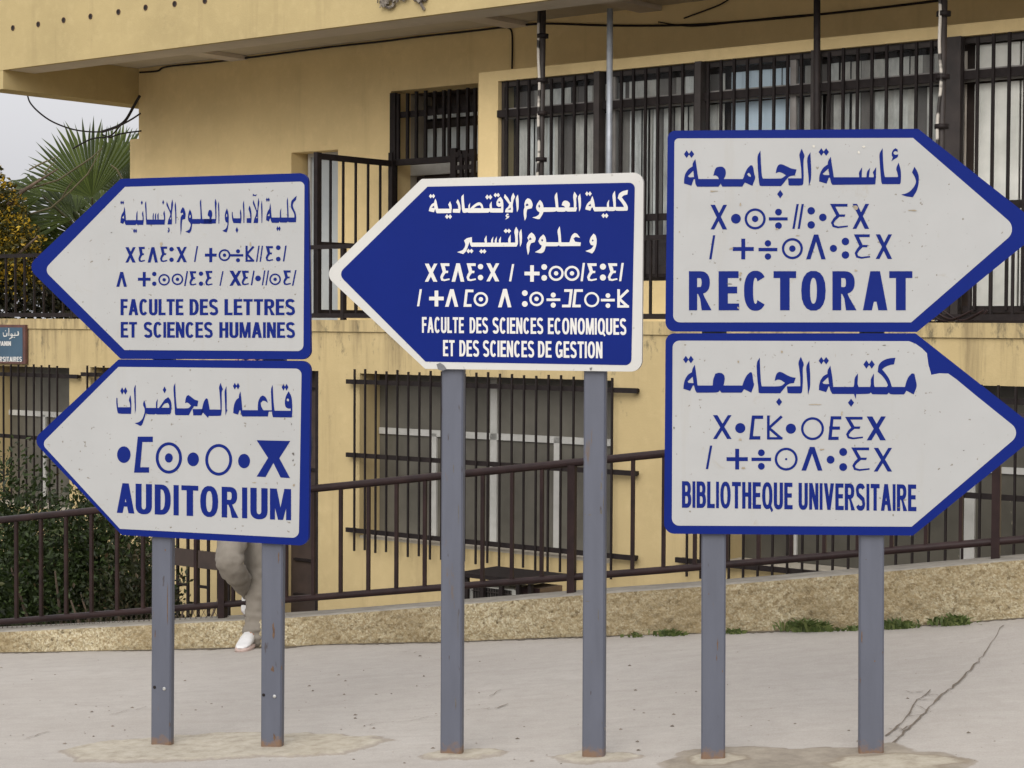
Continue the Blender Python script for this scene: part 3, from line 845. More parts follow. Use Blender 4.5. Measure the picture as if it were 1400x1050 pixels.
g.plus(688, 778, 537, 635); g.col(806, 547, 612, 17); g.ring(877, 585, 45, 13, t=13); g.ring(972, 585, 45, 13, t=13); g.sl(1043, 1030, 523, 632, .6); g.sig(1063, 1120, 525, 635); g.col(1157, 545, 610, 18); g.sig(1187, 1243, 525, 634); g.sl(1275, 1260, 523, 632, .6)
lettering('tifinagh_lettering', PM, M['white_l'], p3, ggroups(v, g))
g = Glyphs(22)
g.sl(68, 52, 680, 782, .6); g.plus(118, 205, 688, 783); g.lam(213, 292, 680, 785); g.brk(323, 383, 682, 785, .72); g.ring(427, 740, 43, 13, t=13); g.lam(530, 610, 678, 788)
g.col(690, 703, 768, 17); g.ring(760, 738, 43, 13, t=13); g.div(820, 902, 743, 860, 715, 775, 15, .7); g.brk(913, 977, 680, 788, .72, True); g.brk(973, 1037, 680, 788, .72); g.ring(1090, 742, 45, 0, t=12)
g.div(1145, 1228, 745, 1187, 718, 778, 14, .7); g.K(1243, 1313, 680, 790)
lettering('tifinagh_lettering', PM, M['white_l'], p3, ggroups(v, g))
a = (75, 1297, 846, 855, 940, 953)
lettering('latin_lettering', PM, M['white_l'], p3, wgroups(v, [('FACULTE', 75, 325) + a, ('DES', 360, 470) + a, ('SCIENCES', 497, 800) + a, ('ECONOMIQUES', 828, 1297) + a], gap=.085, stem=.205))
b = (505, 1168, 730, 737, 797, 806)
lettering('latin_lettering', PM, M['white_l'], p3, wgroups(V, [('ET', 505, 553) + b, ('DES', 573, 655) + b, ('SCIENCES', 671, 884) + b, ('DE', 900, 956) + b, ('GESTION', 973, 1168) + b], gap=.085, stem=.205))
pmA, _ = make_post(PM, rootM, 603.5, 633.2, 505, 601.5, 630.6, 1033, top=270)
pmB, _ = make_post(PM, rootM, 798, 828, 507, 795.5, 825.8, 1038, top=270)
ch = MB()
sheet(ch, [smoothpoly([PM.at(x, y) for x, y in [(597, 498), (602, 496), (607, 499), (611, 505), (604, 507), (599, 505)]])], [], lambda u, z: PM.w(u, z, .0024))
sheet(ch, [smoothpoly([PM.at(x, y) for x, y in [(806, 503), (810, 502), (809, 506), (807, 506)]])], [], lambda u, z: PM.w(u, z, .0024))
M['chip'] = pmat('bare_metal_chip', (.16, .16, .17), (.1, .1, .1), 30, .6)
ch.build('paint_chip', M['chip'], p3, origin=rootM.location)

# right signpost: two white panels pointing right
rootR = empty('signpost', foot_of(PR, [(975, 1039), (1190, 1032)]), 0,
              'grey two-post signpost with two white panels pointing right, upper one reading RECTORAT', 'sign')
V = View(900, 165, 1400)
p4 = make_panel(PR, rootR, [(36, 38, 30), (995, 31, 8), (1478, 412, 44), (990, 809, 8), (27, 807, 36)],
                [(62, 68, 16), (975, 66), (1378, 415, 46), (968, 772, 6), (57, 772, 26)], V, M['blue'], M['white'],
                label='white arrow panel reading RECTORAT, upper of the two')
lettering('arabic_lettering', PR, M['blue_l'], p4, [(View(930, 195, 1100), *T(ARAB_A)), (View(1090, 195, 1260), *T(ARAB_B))])
v = View(920, 190, 1280)
g = Glyphs(20)
g.X(200, 288, 350, 481, 1.18); g.dot(335, 424, 26); g.ring(437, 425, 56, 17, t=13); g.div(510, 610, 425, 561, 389, 461, 18, .85); g.sl(663, 641, 346, 478, .62); g.sl(690, 669, 346, 478, .62)
g.col(735, 382, 457, 20); g.dot(797, 417, 20); g.sig(835, 930, 345, 478); g.X(955, 1043, 345, 478, 1.18)
lettering('tifinagh_lettering', PR, M['blue_l'], p4, ggroups(v, g))
g = Glyphs(20)
g.sl(219, 199, 512, 640, .62); g.plus(318, 430, 530, 640, 1.05); g.div(455, 555, 588, 505, 555, 625, 17, .9); g.ring(635, 583, 56, 17, t=13); g.lam(708, 812, 508, 640, 1.15); g.dot(853, 582, 19); g.col(917, 545, 617, 20)
g.sig(962, 1048, 507, 640); g.X(1078, 1165, 507, 638, 1.18)
lettering('tifinagh_lettering', PR, M['blue_l'], p4, ggroups(v, g))
a = (85, 1273, 703, 703, 911, 911)
lettering('latin_lettering', PR, M['blue_l'], p4, wgroups(v, [(c, x0, x1) + a for c, x0, x1 in (('R', 85, 200), ('E', 243, 349), ('C', 378, 500), ('T', 535, 655), ('O', 682, 812), ('R', 848, 970), ('A', 1010, 1140), ('T', 1150, 1273))], stem=.245, sy=.175))
V = View(900, 445, 1400)
p5 = make_panel(PR, rootR, [(28, 30, 34), (985, 30, 8), (1466, 408, 44), (975, 804, 8), (22, 797, 40)],
                [(55, 58, 26), (960, 60, 8), (985, 70), (1010, 88), (1028, 106), (1034, 150), (1045, 189), (1075, 183), (1110, 184), (1140, 205), (1216, 268), (1226, 276), (1392, 410, 40), (970, 770, 6), (52, 766, 28)], V, M['blue'], M['white'],
                label='white arrow panel for the university library, lower of the two')
lettering('arabic_lettering', PR, M['blue_l'], p5, [(View(930, 480, 1100), *T(ARAB_C)), (View(1090, 480, 1260), *T(ARAB_D))])
v = View(920, 460, 1280)
g = Glyphs(20)
g.X(213, 312, 418, 545, 1.18); g.dot(358, 487, 27); g.brk(405, 480, 420, 548, .9); g.K(500, 583, 420, 548); g.dot(627, 490, 27); g.ring(742, 490, 61, 0, t=13); g.E(825, 895, 424, 550); g.sig(915, 1010, 427, 550)
g.X(1030, 1132, 425, 552, 1.5)
lettering('tifinagh_lettering', PR, M['blue_l'], p5, ggroups(v, g))
g = Glyphs(20)
g.sl(203, 181, 580, 705, .62); g.plus(285, 398, 597, 707, 1.05); g.div(418, 522, 653, 470, 618, 690, 18, .9); g.ring(602, 652, 61, 6, t=13); g.lam(683, 795, 587, 713, 1.25); g.dot(838, 655, 21); g.col(905, 614, 694, 21); g.sig(948, 1045, 590, 718); g.X(1068, 1165, 592, 718, 1.18)
lettering('tifinagh_lettering', PR, M['blue_l'], p5, ggroups(v, g))
a = (48, 1293, 769, 787, 910, 929)
lettering('latin_lettering', PR, M['blue_l'], p5, wgroups(v, [('BIBLIOTHEQUE', 48, 635) + a, ('UNIVERSITAIRE', 668, 1293) + a], gap=.085, stem=.215))
prA, _ = make_post(PR, rootR, 959, 992.5, 730, 958.5, 991.5, 1040, top=200)
prB, _ = make_post(PR, rootR, 1175, 1209, 733, 1174, 1208.5, 1033, top=200)

# stains, droppings and scuffs on the sign faces
M['smudge'] = pmat('brown_smudge', (.36, .31, .235), (.27, .22, .15), 60, .8)
M['scuff'] = pmat('dark_scuff', (.13, .115, .095), (.08, .07, .06), 60, .8)
M['dropping'] = pmat('bird_dropping', (.62, .6, .54), (.5, .47, .4), 60, .8)
def marks(panel, plane, root, items, mat, name, seed, off=.0030):
    rr = random.Random(seed)
    for x, y, sx, sy in items:
        m = MB()
        for _ in range(rr.choice([1, 2, 3])):
            cx, cy = x + rr.uniform(-.5, .5) * sx, y + rr.uniform(-.4, .4) * sy; k = rr.uniform(.35, .75); a = rr.uniform(0, 3.14)
            P = []
            for i in range(11):
                t = 2 * math.pi * i / 11; r_ = rr.uniform(.45, 1.1)
                P.append((cx + sx * k * r_ * math.cos(t), cy + sy * k * r_ * math.sin(t)))
            P = [plane.at(*q) for q in P]
            m.add([plane.w(u, z, off) for u, z in P], [tuple(range(10, -1, -1))])
            off += .00004
        m.build(name, mat, panel, origin=root.location)
marks(p4, PR, rootR, [(1012, 278, 4, 8), (1062, 314, 6, 2.5), (1170, 283, 5, 5), (930, 318, 3, 4), (1000, 340, 4, 2), (1090, 322, 5, 2), (1171, 369, 5, 4), (1013, 375, 3, 4), (1010, 420, 3, 3), (1250, 288, 7, 1.4), (978, 262, 8, 2)], M['smudge'], 'smudge', 1)
marks(p4, PR, rootR, [(948, 348, 1.4, 3), (997, 388, 6, .8), (1012, 382, 2, 3), (1009, 411, 2.5, 1)], M['scuff'], 'scuff', 2)
marks(p4, PR, rootR, [(1112, 201, 3, 3), (1180, 200, 5, 3), (1174, 208, 2, 3)], M['dropping'], 'bird_dropping', 3, .0034)
marks(p5, PR, rootR, [(1010, 494, 3, 4), (1068, 480, 3, 3), (1010, 600, 5, 3), (1018, 640, 4, 3), (1150, 564, 3, 6), (1123, 614, 5, 2), (1110, 553, 16, 1.2), (1142, 484, .8, 6)], M['smudge'], 'smudge', 4)
marks(p5, PR, rootR, [(922, 585, 2, 2.6), (925, 621, 1, 1), (1228, 480, 1, 1), (1209, 472, 4, .8), (1317, 616, 1.4, 1), (1203, 681, 2, 1), (1229, 694, 3, 1)], M['scuff'], 'scuff', 5)
marks(p1, PL, rootL, [(221, 333, 2.2, 5), (343, 335, 2, 5), (360, 367, 2, 3)], M['smudge'], 'smudge', 6)
marks(p1, PL, rootL, [(152, 318, 2.5, 1.6), (231, 326, 1, 1)], M['scuff'], 'scuff', 7)
marks(p2, PL, rootL, [(209, 609, 4, 2), (205, 659, 4, 1.6), (347, 660, 4, 1.2), (365, 661, 3, 1), (402, 664, 2.4, 3), (380, 526, 22, .7), (68, 608, 5, 1.6)], M['smudge'], 'smudge', 8)
marks(p2, PL, rootL, [(229, 659, 4, 1.5), (346, 572, 1, 1), (398, 581, 2, 5), (401, 621, 2, 3.5), (401, 629, 1.6, 2), (86, 584, 1, 1), (129, 584, 1.2, 1), (85, 597, 1, 1), (343, 608, 1, 1.6), (400, 569, 4, .7)], M['scuff'], 'scuff', 9)

# rust spots and scraped paint on the posts
M['rustspot'] = pmat('rust_spot', (.15, .085, .045), (.07, .04, .025), 60, .85)
def scrapes(post, plane, items, mat, name, seed):
    rr = random.Random(seed); off = -.0234
    for x, y, sx, sy in items:
        P = []; m = MB()
        for i in range(13):
            t = 2 * math.pi * i / 13; r_ = rr.uniform(.4, 1.15)
            P.append((x + sx * r_ * math.cos(t), y + sy * r_ * math.sin(t)))
        P = [plane.at(*q, off) for q in P]
        m.add([plane.w(u, z, off) for u, z in P], [tuple(range(12, -1, -1))]); off += .00005
        m.build(name, mat, post, origin=parent_origin(post))
scrapes(pmB, PM, [(823, 650, .8, 9), (822, 664, 1.6, 6), (825, 688, .8, 12), (822, 700, 1.5, 4), (806, 704, 3, .8), (800, 703, 1, .8), (803, 822, 3, .6), (818, 840, .7, 9), (809, 905, 1, 1), (823, 988, .6, 1.5), (827, 996, 1, 3)], M['scuff'], 'scrape', 1)
scrapes(pmA, PM, [(623, 962, .9, 10), (626, 850, .5, 22), (603, 900, .5, 1.5), (620, 640, .6, 7), (627, 700, .5, 16)], M['scuff'], 'scrape', 2)
scrapes(prA, PR, [(981, 882, 1.1, 9), (980, 899, .8, 5), (969, 812, .7, 1), (988, 918, .7, 2)], M['rustspot'], 'rust_spot', 3)
scrapes(prB, PR, [(1178.5, 872, .9, 14), (1207, 892, .7, 1.4), (1196, 904, 1, 1.4), (1176, 930, .6, 6), (1184, 765, .6, 1)], M['rustspot'], 'rust_spot', 4)
scrapes(poB, PL, [(374, 862, 2, 11), (373, 915, 2.6, 6), (381, 762, 1, 9), (385, 913, .8, 5), (375, 1008, 2, 6)], M['rustspot'], 'rust_spot', 5)
scrapes(poA, PL, [(229, 830, .6, 40), (226, 752, 1, 2), (212, 868, .6, 8), (232, 990, .8, 3)], M['rustspot'], 'rust_spot', 6)
# ------------------------------------------------------------------ kerb plane, road
PK = Plane((0, 9.93, CAMZ), (1, -.39))           # front face of the low wall along the road
PRAIL = Plane((0, 10.05, CAMZ), (1, -.39))       # railing standing on it
KB = [(-60, 895), (0, 892.5), (200, 889), (393, 884), (450, 881.5), (620, 877.5), (789, 871), (900, 868), (1050, 863), (1207, 859), (1300, 853), (1400, 845), (1500, 836)]
KT = [(-60, 867), (0, 864.5), (200, 855), (393, 845), (450, 841), (620, 827.5), (793, 814), (950, 803), (1207, 782), (1300, 774), (1400, 765.5), (1500, 757)]
kb = [PK.at(x, y) for x, y in KB]; kt = [PK.at(x, y) for x, y in KT]
def interp(tab, u):
    if u <= tab[0][0]: i = 0
    elif u >= tab[-1][0]: i = len(tab) - 2
    else: i = max(k for k in range(len(tab) - 1) if tab[k][0] <= u)
    (a, b), (c, d) = tab[i], tab[i + 1]
    return b + (d - b) * (u - a) / (c - a)
def zkb(u): return interp(kb, max(min(u, kb[-1][0] + 1.5), kb[0][0] - 1.5)) + CAMZ
def zkt(u): return interp(kt, max(min(u, kt[-1][0] + 1.5), kt[0][0] - 1.5)) + CAMZ
fl = [(p.x, p.z, p.y) for p in (PL.wp(222, 1021, -.03), PL.wp(372, 1024, -.03), PM.wp(618, 1033, -.03), PM.wp(813, 1038, -.03), PR.wp(975, 1040, -.03), PR.wp(1190, 1033, -.03))]
fz = sorted((a, b) for a, b, c in fl); fy = sorted((a, c) for a, b, c in fl)
def gz(x, y):
    xs = max(-3, min(3, x))
    ys = interp(fy, max(-1.6, min(1.6, xs))); zs = interp(fz, max(-1.9, min(1.9, xs)))
    yk = 9.93 - .39 * max(-6, min(6, x))
    u = (x * PK.a.x + (9.93 - .39 * x - 9.93) * PK.a.y)
    zk = zkb(u)
    t = (y - ys) / (yk - ys)
    t = max(-1.2, min(1.05, t))
    z = zs + (zk - zs) * t
    return z
def gpt(px, py, lift=.0):
    d = ray(px, py); t = 5.0
    for _ in range(40):
        p = CAM + d * t; t += (gz(p.x, p.y) - p.z) / d.z * .8
    p = CAM + d * t
    return Vector((p.x, p.y, gz(p.x, p.y) + lift))

def concrete():
    m, nt, bs = newmat('worn_concrete_paving')
    v = coords(nt); base = (.45, .418, .378)
    c = ramp(nt, noisetex(nt, v, .9, 6, .6), [(.3, (.40, .365, .325)), (.7, base)]).outputs[0]
    st = noisetex(nt, coords(nt, (1.1, 5.5, 1)), 2.2, 7, .7, .5)
    c = mix(nt, ramp(nt, st, [(.36, (.35,) * 3), (.5, (0, 0, 0))]).outputs[0], c, (.32, .29, .255))
    c = mix(nt, ramp(nt, noisetex(nt, coords(nt, (1.5, 6, 1)), 3.7, 6, .7), [(.55, (0, 0, 0)), (.75, (.6,) * 3)]).outputs[0], c, (.54, .5, .455))
    c = mix(nt, ramp(nt, noisetex(nt, v, 26, 3, .5), [(.71, (0, 0, 0)), (.77, (.6,) * 3)]).outputs[0], c, (.2, .17, .14))
    c = mix(nt, ramp(nt, noisetex(nt, v, 9, 8, .8), [(.35, (.65,) * 3), (.58, (0, 0, 0))]).outputs[0], c, (.35, .315, .28))
    c = mix(nt, .25, c, ramp(nt, noisetex(nt, v, 150, 2), [(.3, (.22, .2, .17)), (.7, (.45, .41, .36))]).outputs[0])
    g1 = ramp(nt, noisetex(nt, v, 16, 7, .7), [(.3, (.27, .23, .17)), (.5, (.40, .355, .275)), (.75, (.5, .455, .37))]).outputs[0]
    g2 = ramp(nt, noisetex(nt, v, 11, 7, .7), [(.3, (.17, .14, .105)), (.55, (.27, .23, .175)), (.8, (.36, .32, .25))]).outputs[0]
    for nm_, gc in (('damp_cement', g2), ('pale_cement', g1)):
        at = N(nt, 'ShaderNodeAttribute'); at.attribute_name = nm_
        ad = N(nt, 'ShaderNodeMath', operation='MULTIPLY_ADD'); ad.inputs[1].default_value = .05
        nt.links.new(noisetex(nt, v, 24, 5, .7), ad.inputs[0]); nt.links.new(at.outputs['Fac'], ad.inputs[2])
        c = mix(nt, ramp(nt, ad.outputs[0], [(.004, (0, 0, 0)), (.018, (.55,) * 3), (.034, (.45,) * 3), (.05, (0, 0, 0))]).outputs[0], c, (.21, .165, .115))
        c = mix(nt, ramp(nt, ad.outputs[0], [(.022, (0, 0, 0)), (.042, (.85,) * 3)]).outputs[0], c, gc)
    nt.links.new(c, bs.inputs['Base Color'])
    bs.inputs['Roughness'].default_value = .85
    bs.inputs['Specular IOR Level'].default_value = .25
    bump(nt, bs, noisetex(nt, v, 70, 6, .7), .3, .006)
    return m
M['concrete'] = concrete()
# outlines (photo pixels -> ground points) of the cement that was poured round the posts
def outline(pts):
    return [gpt(*p).xy for p in pts]
FOOT = [(outline([(85, 1026), (150, 1014), (215, 1010), (270, 1004), (330, 1003), (420, 1004), (510, 1009), (540, 1012), (500, 1022), (470, 1032), (420, 1034), (330, 1036), (200, 1043), (110, 1042)]), 0),
        (outline([(395, 1009), (450, 1007), (500, 1013), (470, 1024), (430, 1032), (395, 1033), (420, 1020)]), 1),
        (outline([(590, 1030), (605, 1026), (660, 1025), (692, 1028), (680, 1034), (640, 1038), (600, 1038), (580, 1036)]), 0),
        (outline([(760, 1033), (800, 1029), (850, 1030), (875, 1033), (860, 1040), (810, 1044), (770, 1042)]), 0),
        (outline([(905, 1045), (930, 1032), (960, 1024), (1020, 1023), (1100, 1025), (1170, 1022), (1225, 1018), (1245, 1028), (1290, 1030), (1330, 1042), (1300, 1062), (1100, 1066), (920, 1062)]), 1),
        (outline([(938, 1038), (965, 1032), (1000, 1033), (1018, 1041), (990, 1048), (950, 1048)]), 0),
        (outline([(1130, 1046), (1165, 1036), (1215, 1034), (1280, 1036), (1320, 1045), (1250, 1058), (1150, 1060)]), 0)]
def sdist(p, poly):
    ins = False; best = 9; n = len(poly)
    for i in range(n):
        a, b = poly[i], poly[(i + 1) % n]
        d = b - a; t = max(0, min(1, (p - a).dot(d) / d.length_squared)); best = min(best, (p - a - d * t).length)
        if (a.y > p.y) != (b.y > p.y) and p.x < (b.x - a.x) * (p.y - a.y) / (b.y - a.y) + a.x: ins = not ins
    return best if ins else -best
mb = MB()
att = [[], []]
xs = [-40, -25, -15, -10, -7, -5, -4, -3] + [-2.2 + .02 * i for i in range(200)] + [1.8, 2.1, 2.5, 3, 4, 5, 7, 10, 15, 25, 40]
ts = [-40, -25, -14, -8, -5, -3, -1.5, -.9] + [-.5 + .025 * i for i in range(44)] + [.62 + .06 * i for i in range(17)]
nx = len(xs); ZL = []
for it, t in enumerate(ts):
    for x in xs:
        yk = 9.93 - .39 * x + .05
        xs_ = max(-1.6, min(1.6, x)); ys = interp(fy, xs_)
        if abs(x) > 5: ys = yk - 3
        yf = ys + .55
        y = (ys + t) if t <= .575 else yf + (yk - yf) * min((t - .575) / (1.52 - .575), 1.02)
        z = gz(x, y)
        f = [-1.0, -1.0]
        if -.6 < t < .6 and -2.3 < x < 1.9:
            q = Vector((x, y)); q2 = q + Vector((noise.noise(Vector((x * 9, y * 14, 0))), noise.noise(Vector((x * 9, y * 14, 7))))) * .035
            for poly, kd in FOOT: f[kd] = max(f[kd], sdist(q2, poly))
        m_ = max(0, min(1, (max(f) + .004) / .014))
        z += .009 * m_ + .0035 * m_ * noise.noise(Vector((x * 16, y * 16, 2)))
        mb.v.append((x, y, z + .0012 * noise.noise(Vector((x * 3, y * 3, 0)))))
        att[0].append(f[0]); att[1].append(f[1])
for j in range(len(ts) - 1):
    for i in range(nx - 1):
        mb.f.append([j * nx + i, j * nx + i + 1, (j + 1) * nx + i + 1, (j + 1) * nx + i]); mb.m.append(0)
road = mb.build('road', M['concrete'], smooth=True)
for nm_, a_ in zip(('pale_cement', 'damp_cement'), att):
    at_ = road.data.attributes.new(nm_, 'FLOAT', 'POINT')
    at_.data.foreach_set('value', a_)
tag(road, kind='structure')

# lower yard behind the wall, out to the horizon
M['yard'] = pmat('yard_earth', (.11, .095, .06), (.06, .06, .035), 1.2, .95, .3)
mb = MB()
mb.add([(-900, 7, -1.6), (900, 7, -1.6), (900, 1500, -1.6), (-900, 1500, -1.6)], [(0, 1, 2, 3)])
mb.add([(-900, -900, -1.62), (900, -900, -1.62), (900, 7.2, -1.62), (-900, 7.2, -1.62)], [(0, 1, 2, 3)])
tag(mb.build('ground', M['yard']), kind='structure')

# low pebble-dashed wall carrying the railing
def pebble():
    m, nt, bs = newmat('pebbledash')
    v = coords(nt)
    cells = []
    for sc_, rnd_ in ((120, 1.0), (62, 1.0)):
        vo = N(nt, 'ShaderNodeTexVoronoi'); vo.inputs['Scale'].default_value = sc_; nt.links.new(v, vo.inputs['Vector'])
        hsv = N(nt, 'ShaderNodeSeparateColor'); nt.links.new(vo.outputs['Color'], hsv.inputs[0])
        cells.append((hsv.outputs[0], vo.outputs['Distance']))
    n1 = cells[0][1]
    c = ramp(nt, cells[0][0], [(.0, (.30, .235, .14)), (.25, (.37, .305, .185)), (.6, (.45, .385, .25)), (1, (.56, .5, .36))]).outputs[0]
    c = mix(nt, ramp(nt, cells[1][0], [(.0, (.55,) * 3), (.35, (0, 0, 0))]).outputs[0], c, (.25, .18, .09))
    pits = noisetex(nt, v, 34, 4, .6)
    c = mix(nt, ramp(nt, pits, [(.30, (.8,) * 3), (.42, (0, 0, 0))]).outputs[0], c, (.09, .065, .035))
    big = noisetex(nt, v, 1.6, 5, .6)
    c = mix(nt, ramp(nt, big, [(.42, (0, 0, 0)), (.66, (.65,) * 3)]).outputs[0], c, (.24, .18, .095))
    nt.links.new(c, bs.inputs['Base Color'])
    bs.inputs['Roughness'].default_value = .95
    bs.inputs['Specular IOR Level'].default_value = .15
    bump(nt, bs, pits, .8, .02)
    return m
M['pebble'] = pebble()
M['kerbtop'] = pmat('wall_top_cement', (.29, .265, .22), (.2, .18, .15), 12, .9, .3)
mb = MB()
ua, ub = -7.5, 6.0
NU = 560; NZ = 12
rows = []
for j in range(NZ + 1):
    for i in range(NU + 1):
        u = ua + (ub - ua) * i / NU
        zt, zb = zkt(u), zkb(u) - .12
        f = j / NZ
        z = zb + (zt - zb) * f
        n3 = noise.noise(Vector((u * 22, z * 22, 3))) * .010 + noise.noise(Vector((u * 55, z * 55, 8))) * .006 + noise.noise(Vector((u * 3, z * 3, 1))) * .012
        n3 *= .2 if j == NZ else 1
        mb.v.append(PK.w(u, z - CAMZ, n3))
W = NU + 1
for j in range(NZ):
    for i in range(NU):
        mb.f.append([j * W + i, j * W + i + 1, (j + 1) * W + i + 1, (j + 1) * W + i]); mb.m.append(0)
b = len(mb.v)
for i in range(W):      # top cap and back face
    u = ua + (ub - ua) * i / NU; zt = zkt(u)
    mb.v.append(PK.w(u, zt - CAMZ + .006 + noise.noise(Vector((u * 6, 0, 0))) * .004, -.012)); mb.v.append(PK.w(u, zt - CAMZ + .004, -.24)); mb.v.append(PK.w(u, -1.7 - CAMZ, -.24))
for i in range(NU):
    a0, a1 = b + 3 * i, b + 3 * (i + 1)
    mb.f.append([NZ * W + i, NZ * W + i + 1, a1, a0]); mb.m.append(1)
    mb.f.append([a0, a1, a1 + 1, a0 + 1]); mb.m.append(1)
    mb.f.append([a0 + 1, a1 + 1, a1 + 2, a0 + 2]); mb.m.append(0)
for e in (0, NU):
    a0 = b + 3 * e
    mb.f.append([e, a0 + 2, a0 + 1, a0, NZ * W + e]); mb.m.append(0)
kerb = mb.build('retaining_wall', [M['pebble'], M['kerbtop']], origin=PK.w(0, zkb(0) - CAMZ))
for p in kerb.data.polygons: p.use_smooth = False
tag(kerb, 'low rough pebbledash wall along the back edge of the paving', 'wall')

# ------------------------------------------------------------------ railing
def rl(px, py): return PRAIL.wp(px, py, -.02)
t0, t1 = rl(0, 711), rl(905, 620.5); b0, b1 = rl(0, 850.5), rl(905, 779.5); b2 = rl(1400, 737)
def lerp_at(p, q, x): return p + (q - p) * ((x - p.x) / (q.x - p.x))
def topr(x): return lerp_at(t0, t1, x)
def botr(x): return lerp_at(b0, b1, x) if x < b1.x else lerp_at(b1, b2, x)
XL, XR = -5.8, 4.6
rail = empty('railing', PRAIL.w(0, zkt(0) - CAMZ, -.02), 0, 'brown tubular railing with slim balusters on the pebbledash wall', 'railing')
ro = rail.location
def rb(name, fn, mat=M['rail'], smooth=True, par=None):
    m = MB(); fn(m); return m.build(name, mat, par or rail, smooth, origin=ro)
rb('top_rail', lambda m: m.tube([topr(XL), topr(-2), topr(1), topr(XR)], .021, 12))
rb('bottom_rail', lambda m: m.tube([botr(XL), botr(-2), botr(b1.x), botr(XR)], .019, 12))
PX = [rl(304.5, 700).x, rl(782, 700).x, rl(1362, 700).x]
PX = [PX[0] - (PX[1] - PX[0]), PX[0], PX[1], PX[2], PX[2] + 2.0]
for x in PX:
    zt = topr(x).z - .012
    y = topr(x).y
    u = (Vector((x, y, 0)) - PK.o).dot(PK.a)
    rb('railing_post', lambda m: m.bar((x, y, zkt(u) - .05), (x, y, zt), .04, .04, side=PK.a), smooth=False)
dxs = (PX[2] - PX[1]) / 12.4
k = 0
for a, b, n in ((PX[0], PX[1], 12), (PX[1], PX[2], 12), (PX[2], PX[3], 13), (PX[3], PX[4], 13)):
    for i in range(1, n + (1 if b == PX[2] else 0)):
        x = (PX[2] - dxs * (13 - i)) if b == PX[2] else a + (b - a) * i / n
        if b == PX[2] and x < PX[1] + .04: continue
        rb('baluster', lambda m: m.bar(botr(x), topr(x) - Vector((0, 0, .01)), .0185, .0185, side=PK.a), smooth=False)

# chicken-wire strip under the bottom rail at the left
M['wire'] = pmat('rusty_wire', (.09, .06, .045), (.05, .04, .03), 20, .7)
mb = MB()
x = -3.3
while x < -1.62:
    zt = botr(x); u = (zt - PK.o).dot(PK.a); h = zt.z - zkt(u)
    for s_ in (1, -1):
        q = botr(x + s_ * h * .55)
        uu = (q - PK.o).dot(PK.a)
        mb.tube([zt + Vector((0, .025, -.012)), Vector((q.x, q.y + .025, zkt(uu) - .005))], .0016, 4, False)
    x += .032
tag(mb.build('wire_mesh', M['wire'], origin=(-2.5, 11.05, -.3)), 'strip of rusty wire mesh below the bottom rail at far left', 'wire mesh')

# ------------------------------------------------------------------ footings, cracks, litter on the paving
M['crack'] = pmat('crack_dark', (.17, .135, .10), (.12, .095, .07), 20, .95)
def crackline(pts, w0, w1, seed):
    rnd = random.Random(seed); P = []
    for i in range(len(pts) - 1):
        a, b = Vector(pts[i]), Vector(pts[i + 1]); n = max(2, int((b - a).length / 5))
        for k in range(n):
            q = a + (b - a) * k / n; P.append((q.x + rnd.uniform(-1.6, 1.6), q.y + rnd.uniform(-1, 1)))
    P.append(pts[-1])
    L, Rr = [], []
    for i, (x, y) in enumerate(P):
        w_ = (w0 + (w1 - w0) * i / len(P)) * rnd.uniform(.4, 1.3) / 2
        L.append(gpt(x - w_, y, .0045)); Rr.append(gpt(x + w_, y + w_ * .25, .0045))
    m = MB(); n = len(P); m.add(L + Rr, [(i, n + i, n + i + 1, i + 1) for i in range(n - 1)])
    return m
mb = MB()
for pts, a, b, s_ in (([(1222, 1016), (1245, 994), (1268, 972), (1292, 947), (1305, 938), (1322, 920), (1337, 906)], 3.4, 2.4, 1),
                      ([(1337, 906), (1352, 885), (1362, 868), (1372, 856)], 1.6, 1, 2),
                      ([(1211, 1007), (1224, 998), (1243, 976), (1250, 962), (1272, 944)], 2.6, 1.6, 3),
                      ([(1211, 997), (1232, 1000), (1250, 990)], 2.4, 1.8, 4), ([(1213, 1006), (1230, 1008)], 2.4, 2, 5), ([(1225, 996), (1240, 998)], 2.2, 2, 6),
                      ([(1253, 966), (1272, 974)], 2.2, 1.8, 7), ([(1258, 957), (1285, 958)], 2.2, 1.8, 8), ([(1262, 950), (1288, 952)], 2, 1.6, 9), ([(1232, 945), (1250, 948), (1262, 946)], 1.8, 1.4, 10),
                      ([(1240, 980), (1262, 978)], 2.2, 1.8, 11), ([(637, 972), (660, 970), (682, 968), (695, 963)], 1.1, 1.5, 12), ([(500, 992), (560, 986), (598, 979)], .9, .8, 13),
                      ([(670, 952), (685, 944)], .9, .8, 14), ([(545, 893), (585, 892)], .8, .8, 15), ([(150, 978), (200, 967)], .9, .7, 16), ([(36, 1010), (68, 1001)], 1, .8, 17)):
    m = crackline(pts, a, b, s_); mb.add(m.v, m.f)
tag(mb.build('crack', M['crack'], origin=gpt(1268, 972)), kind='structure')
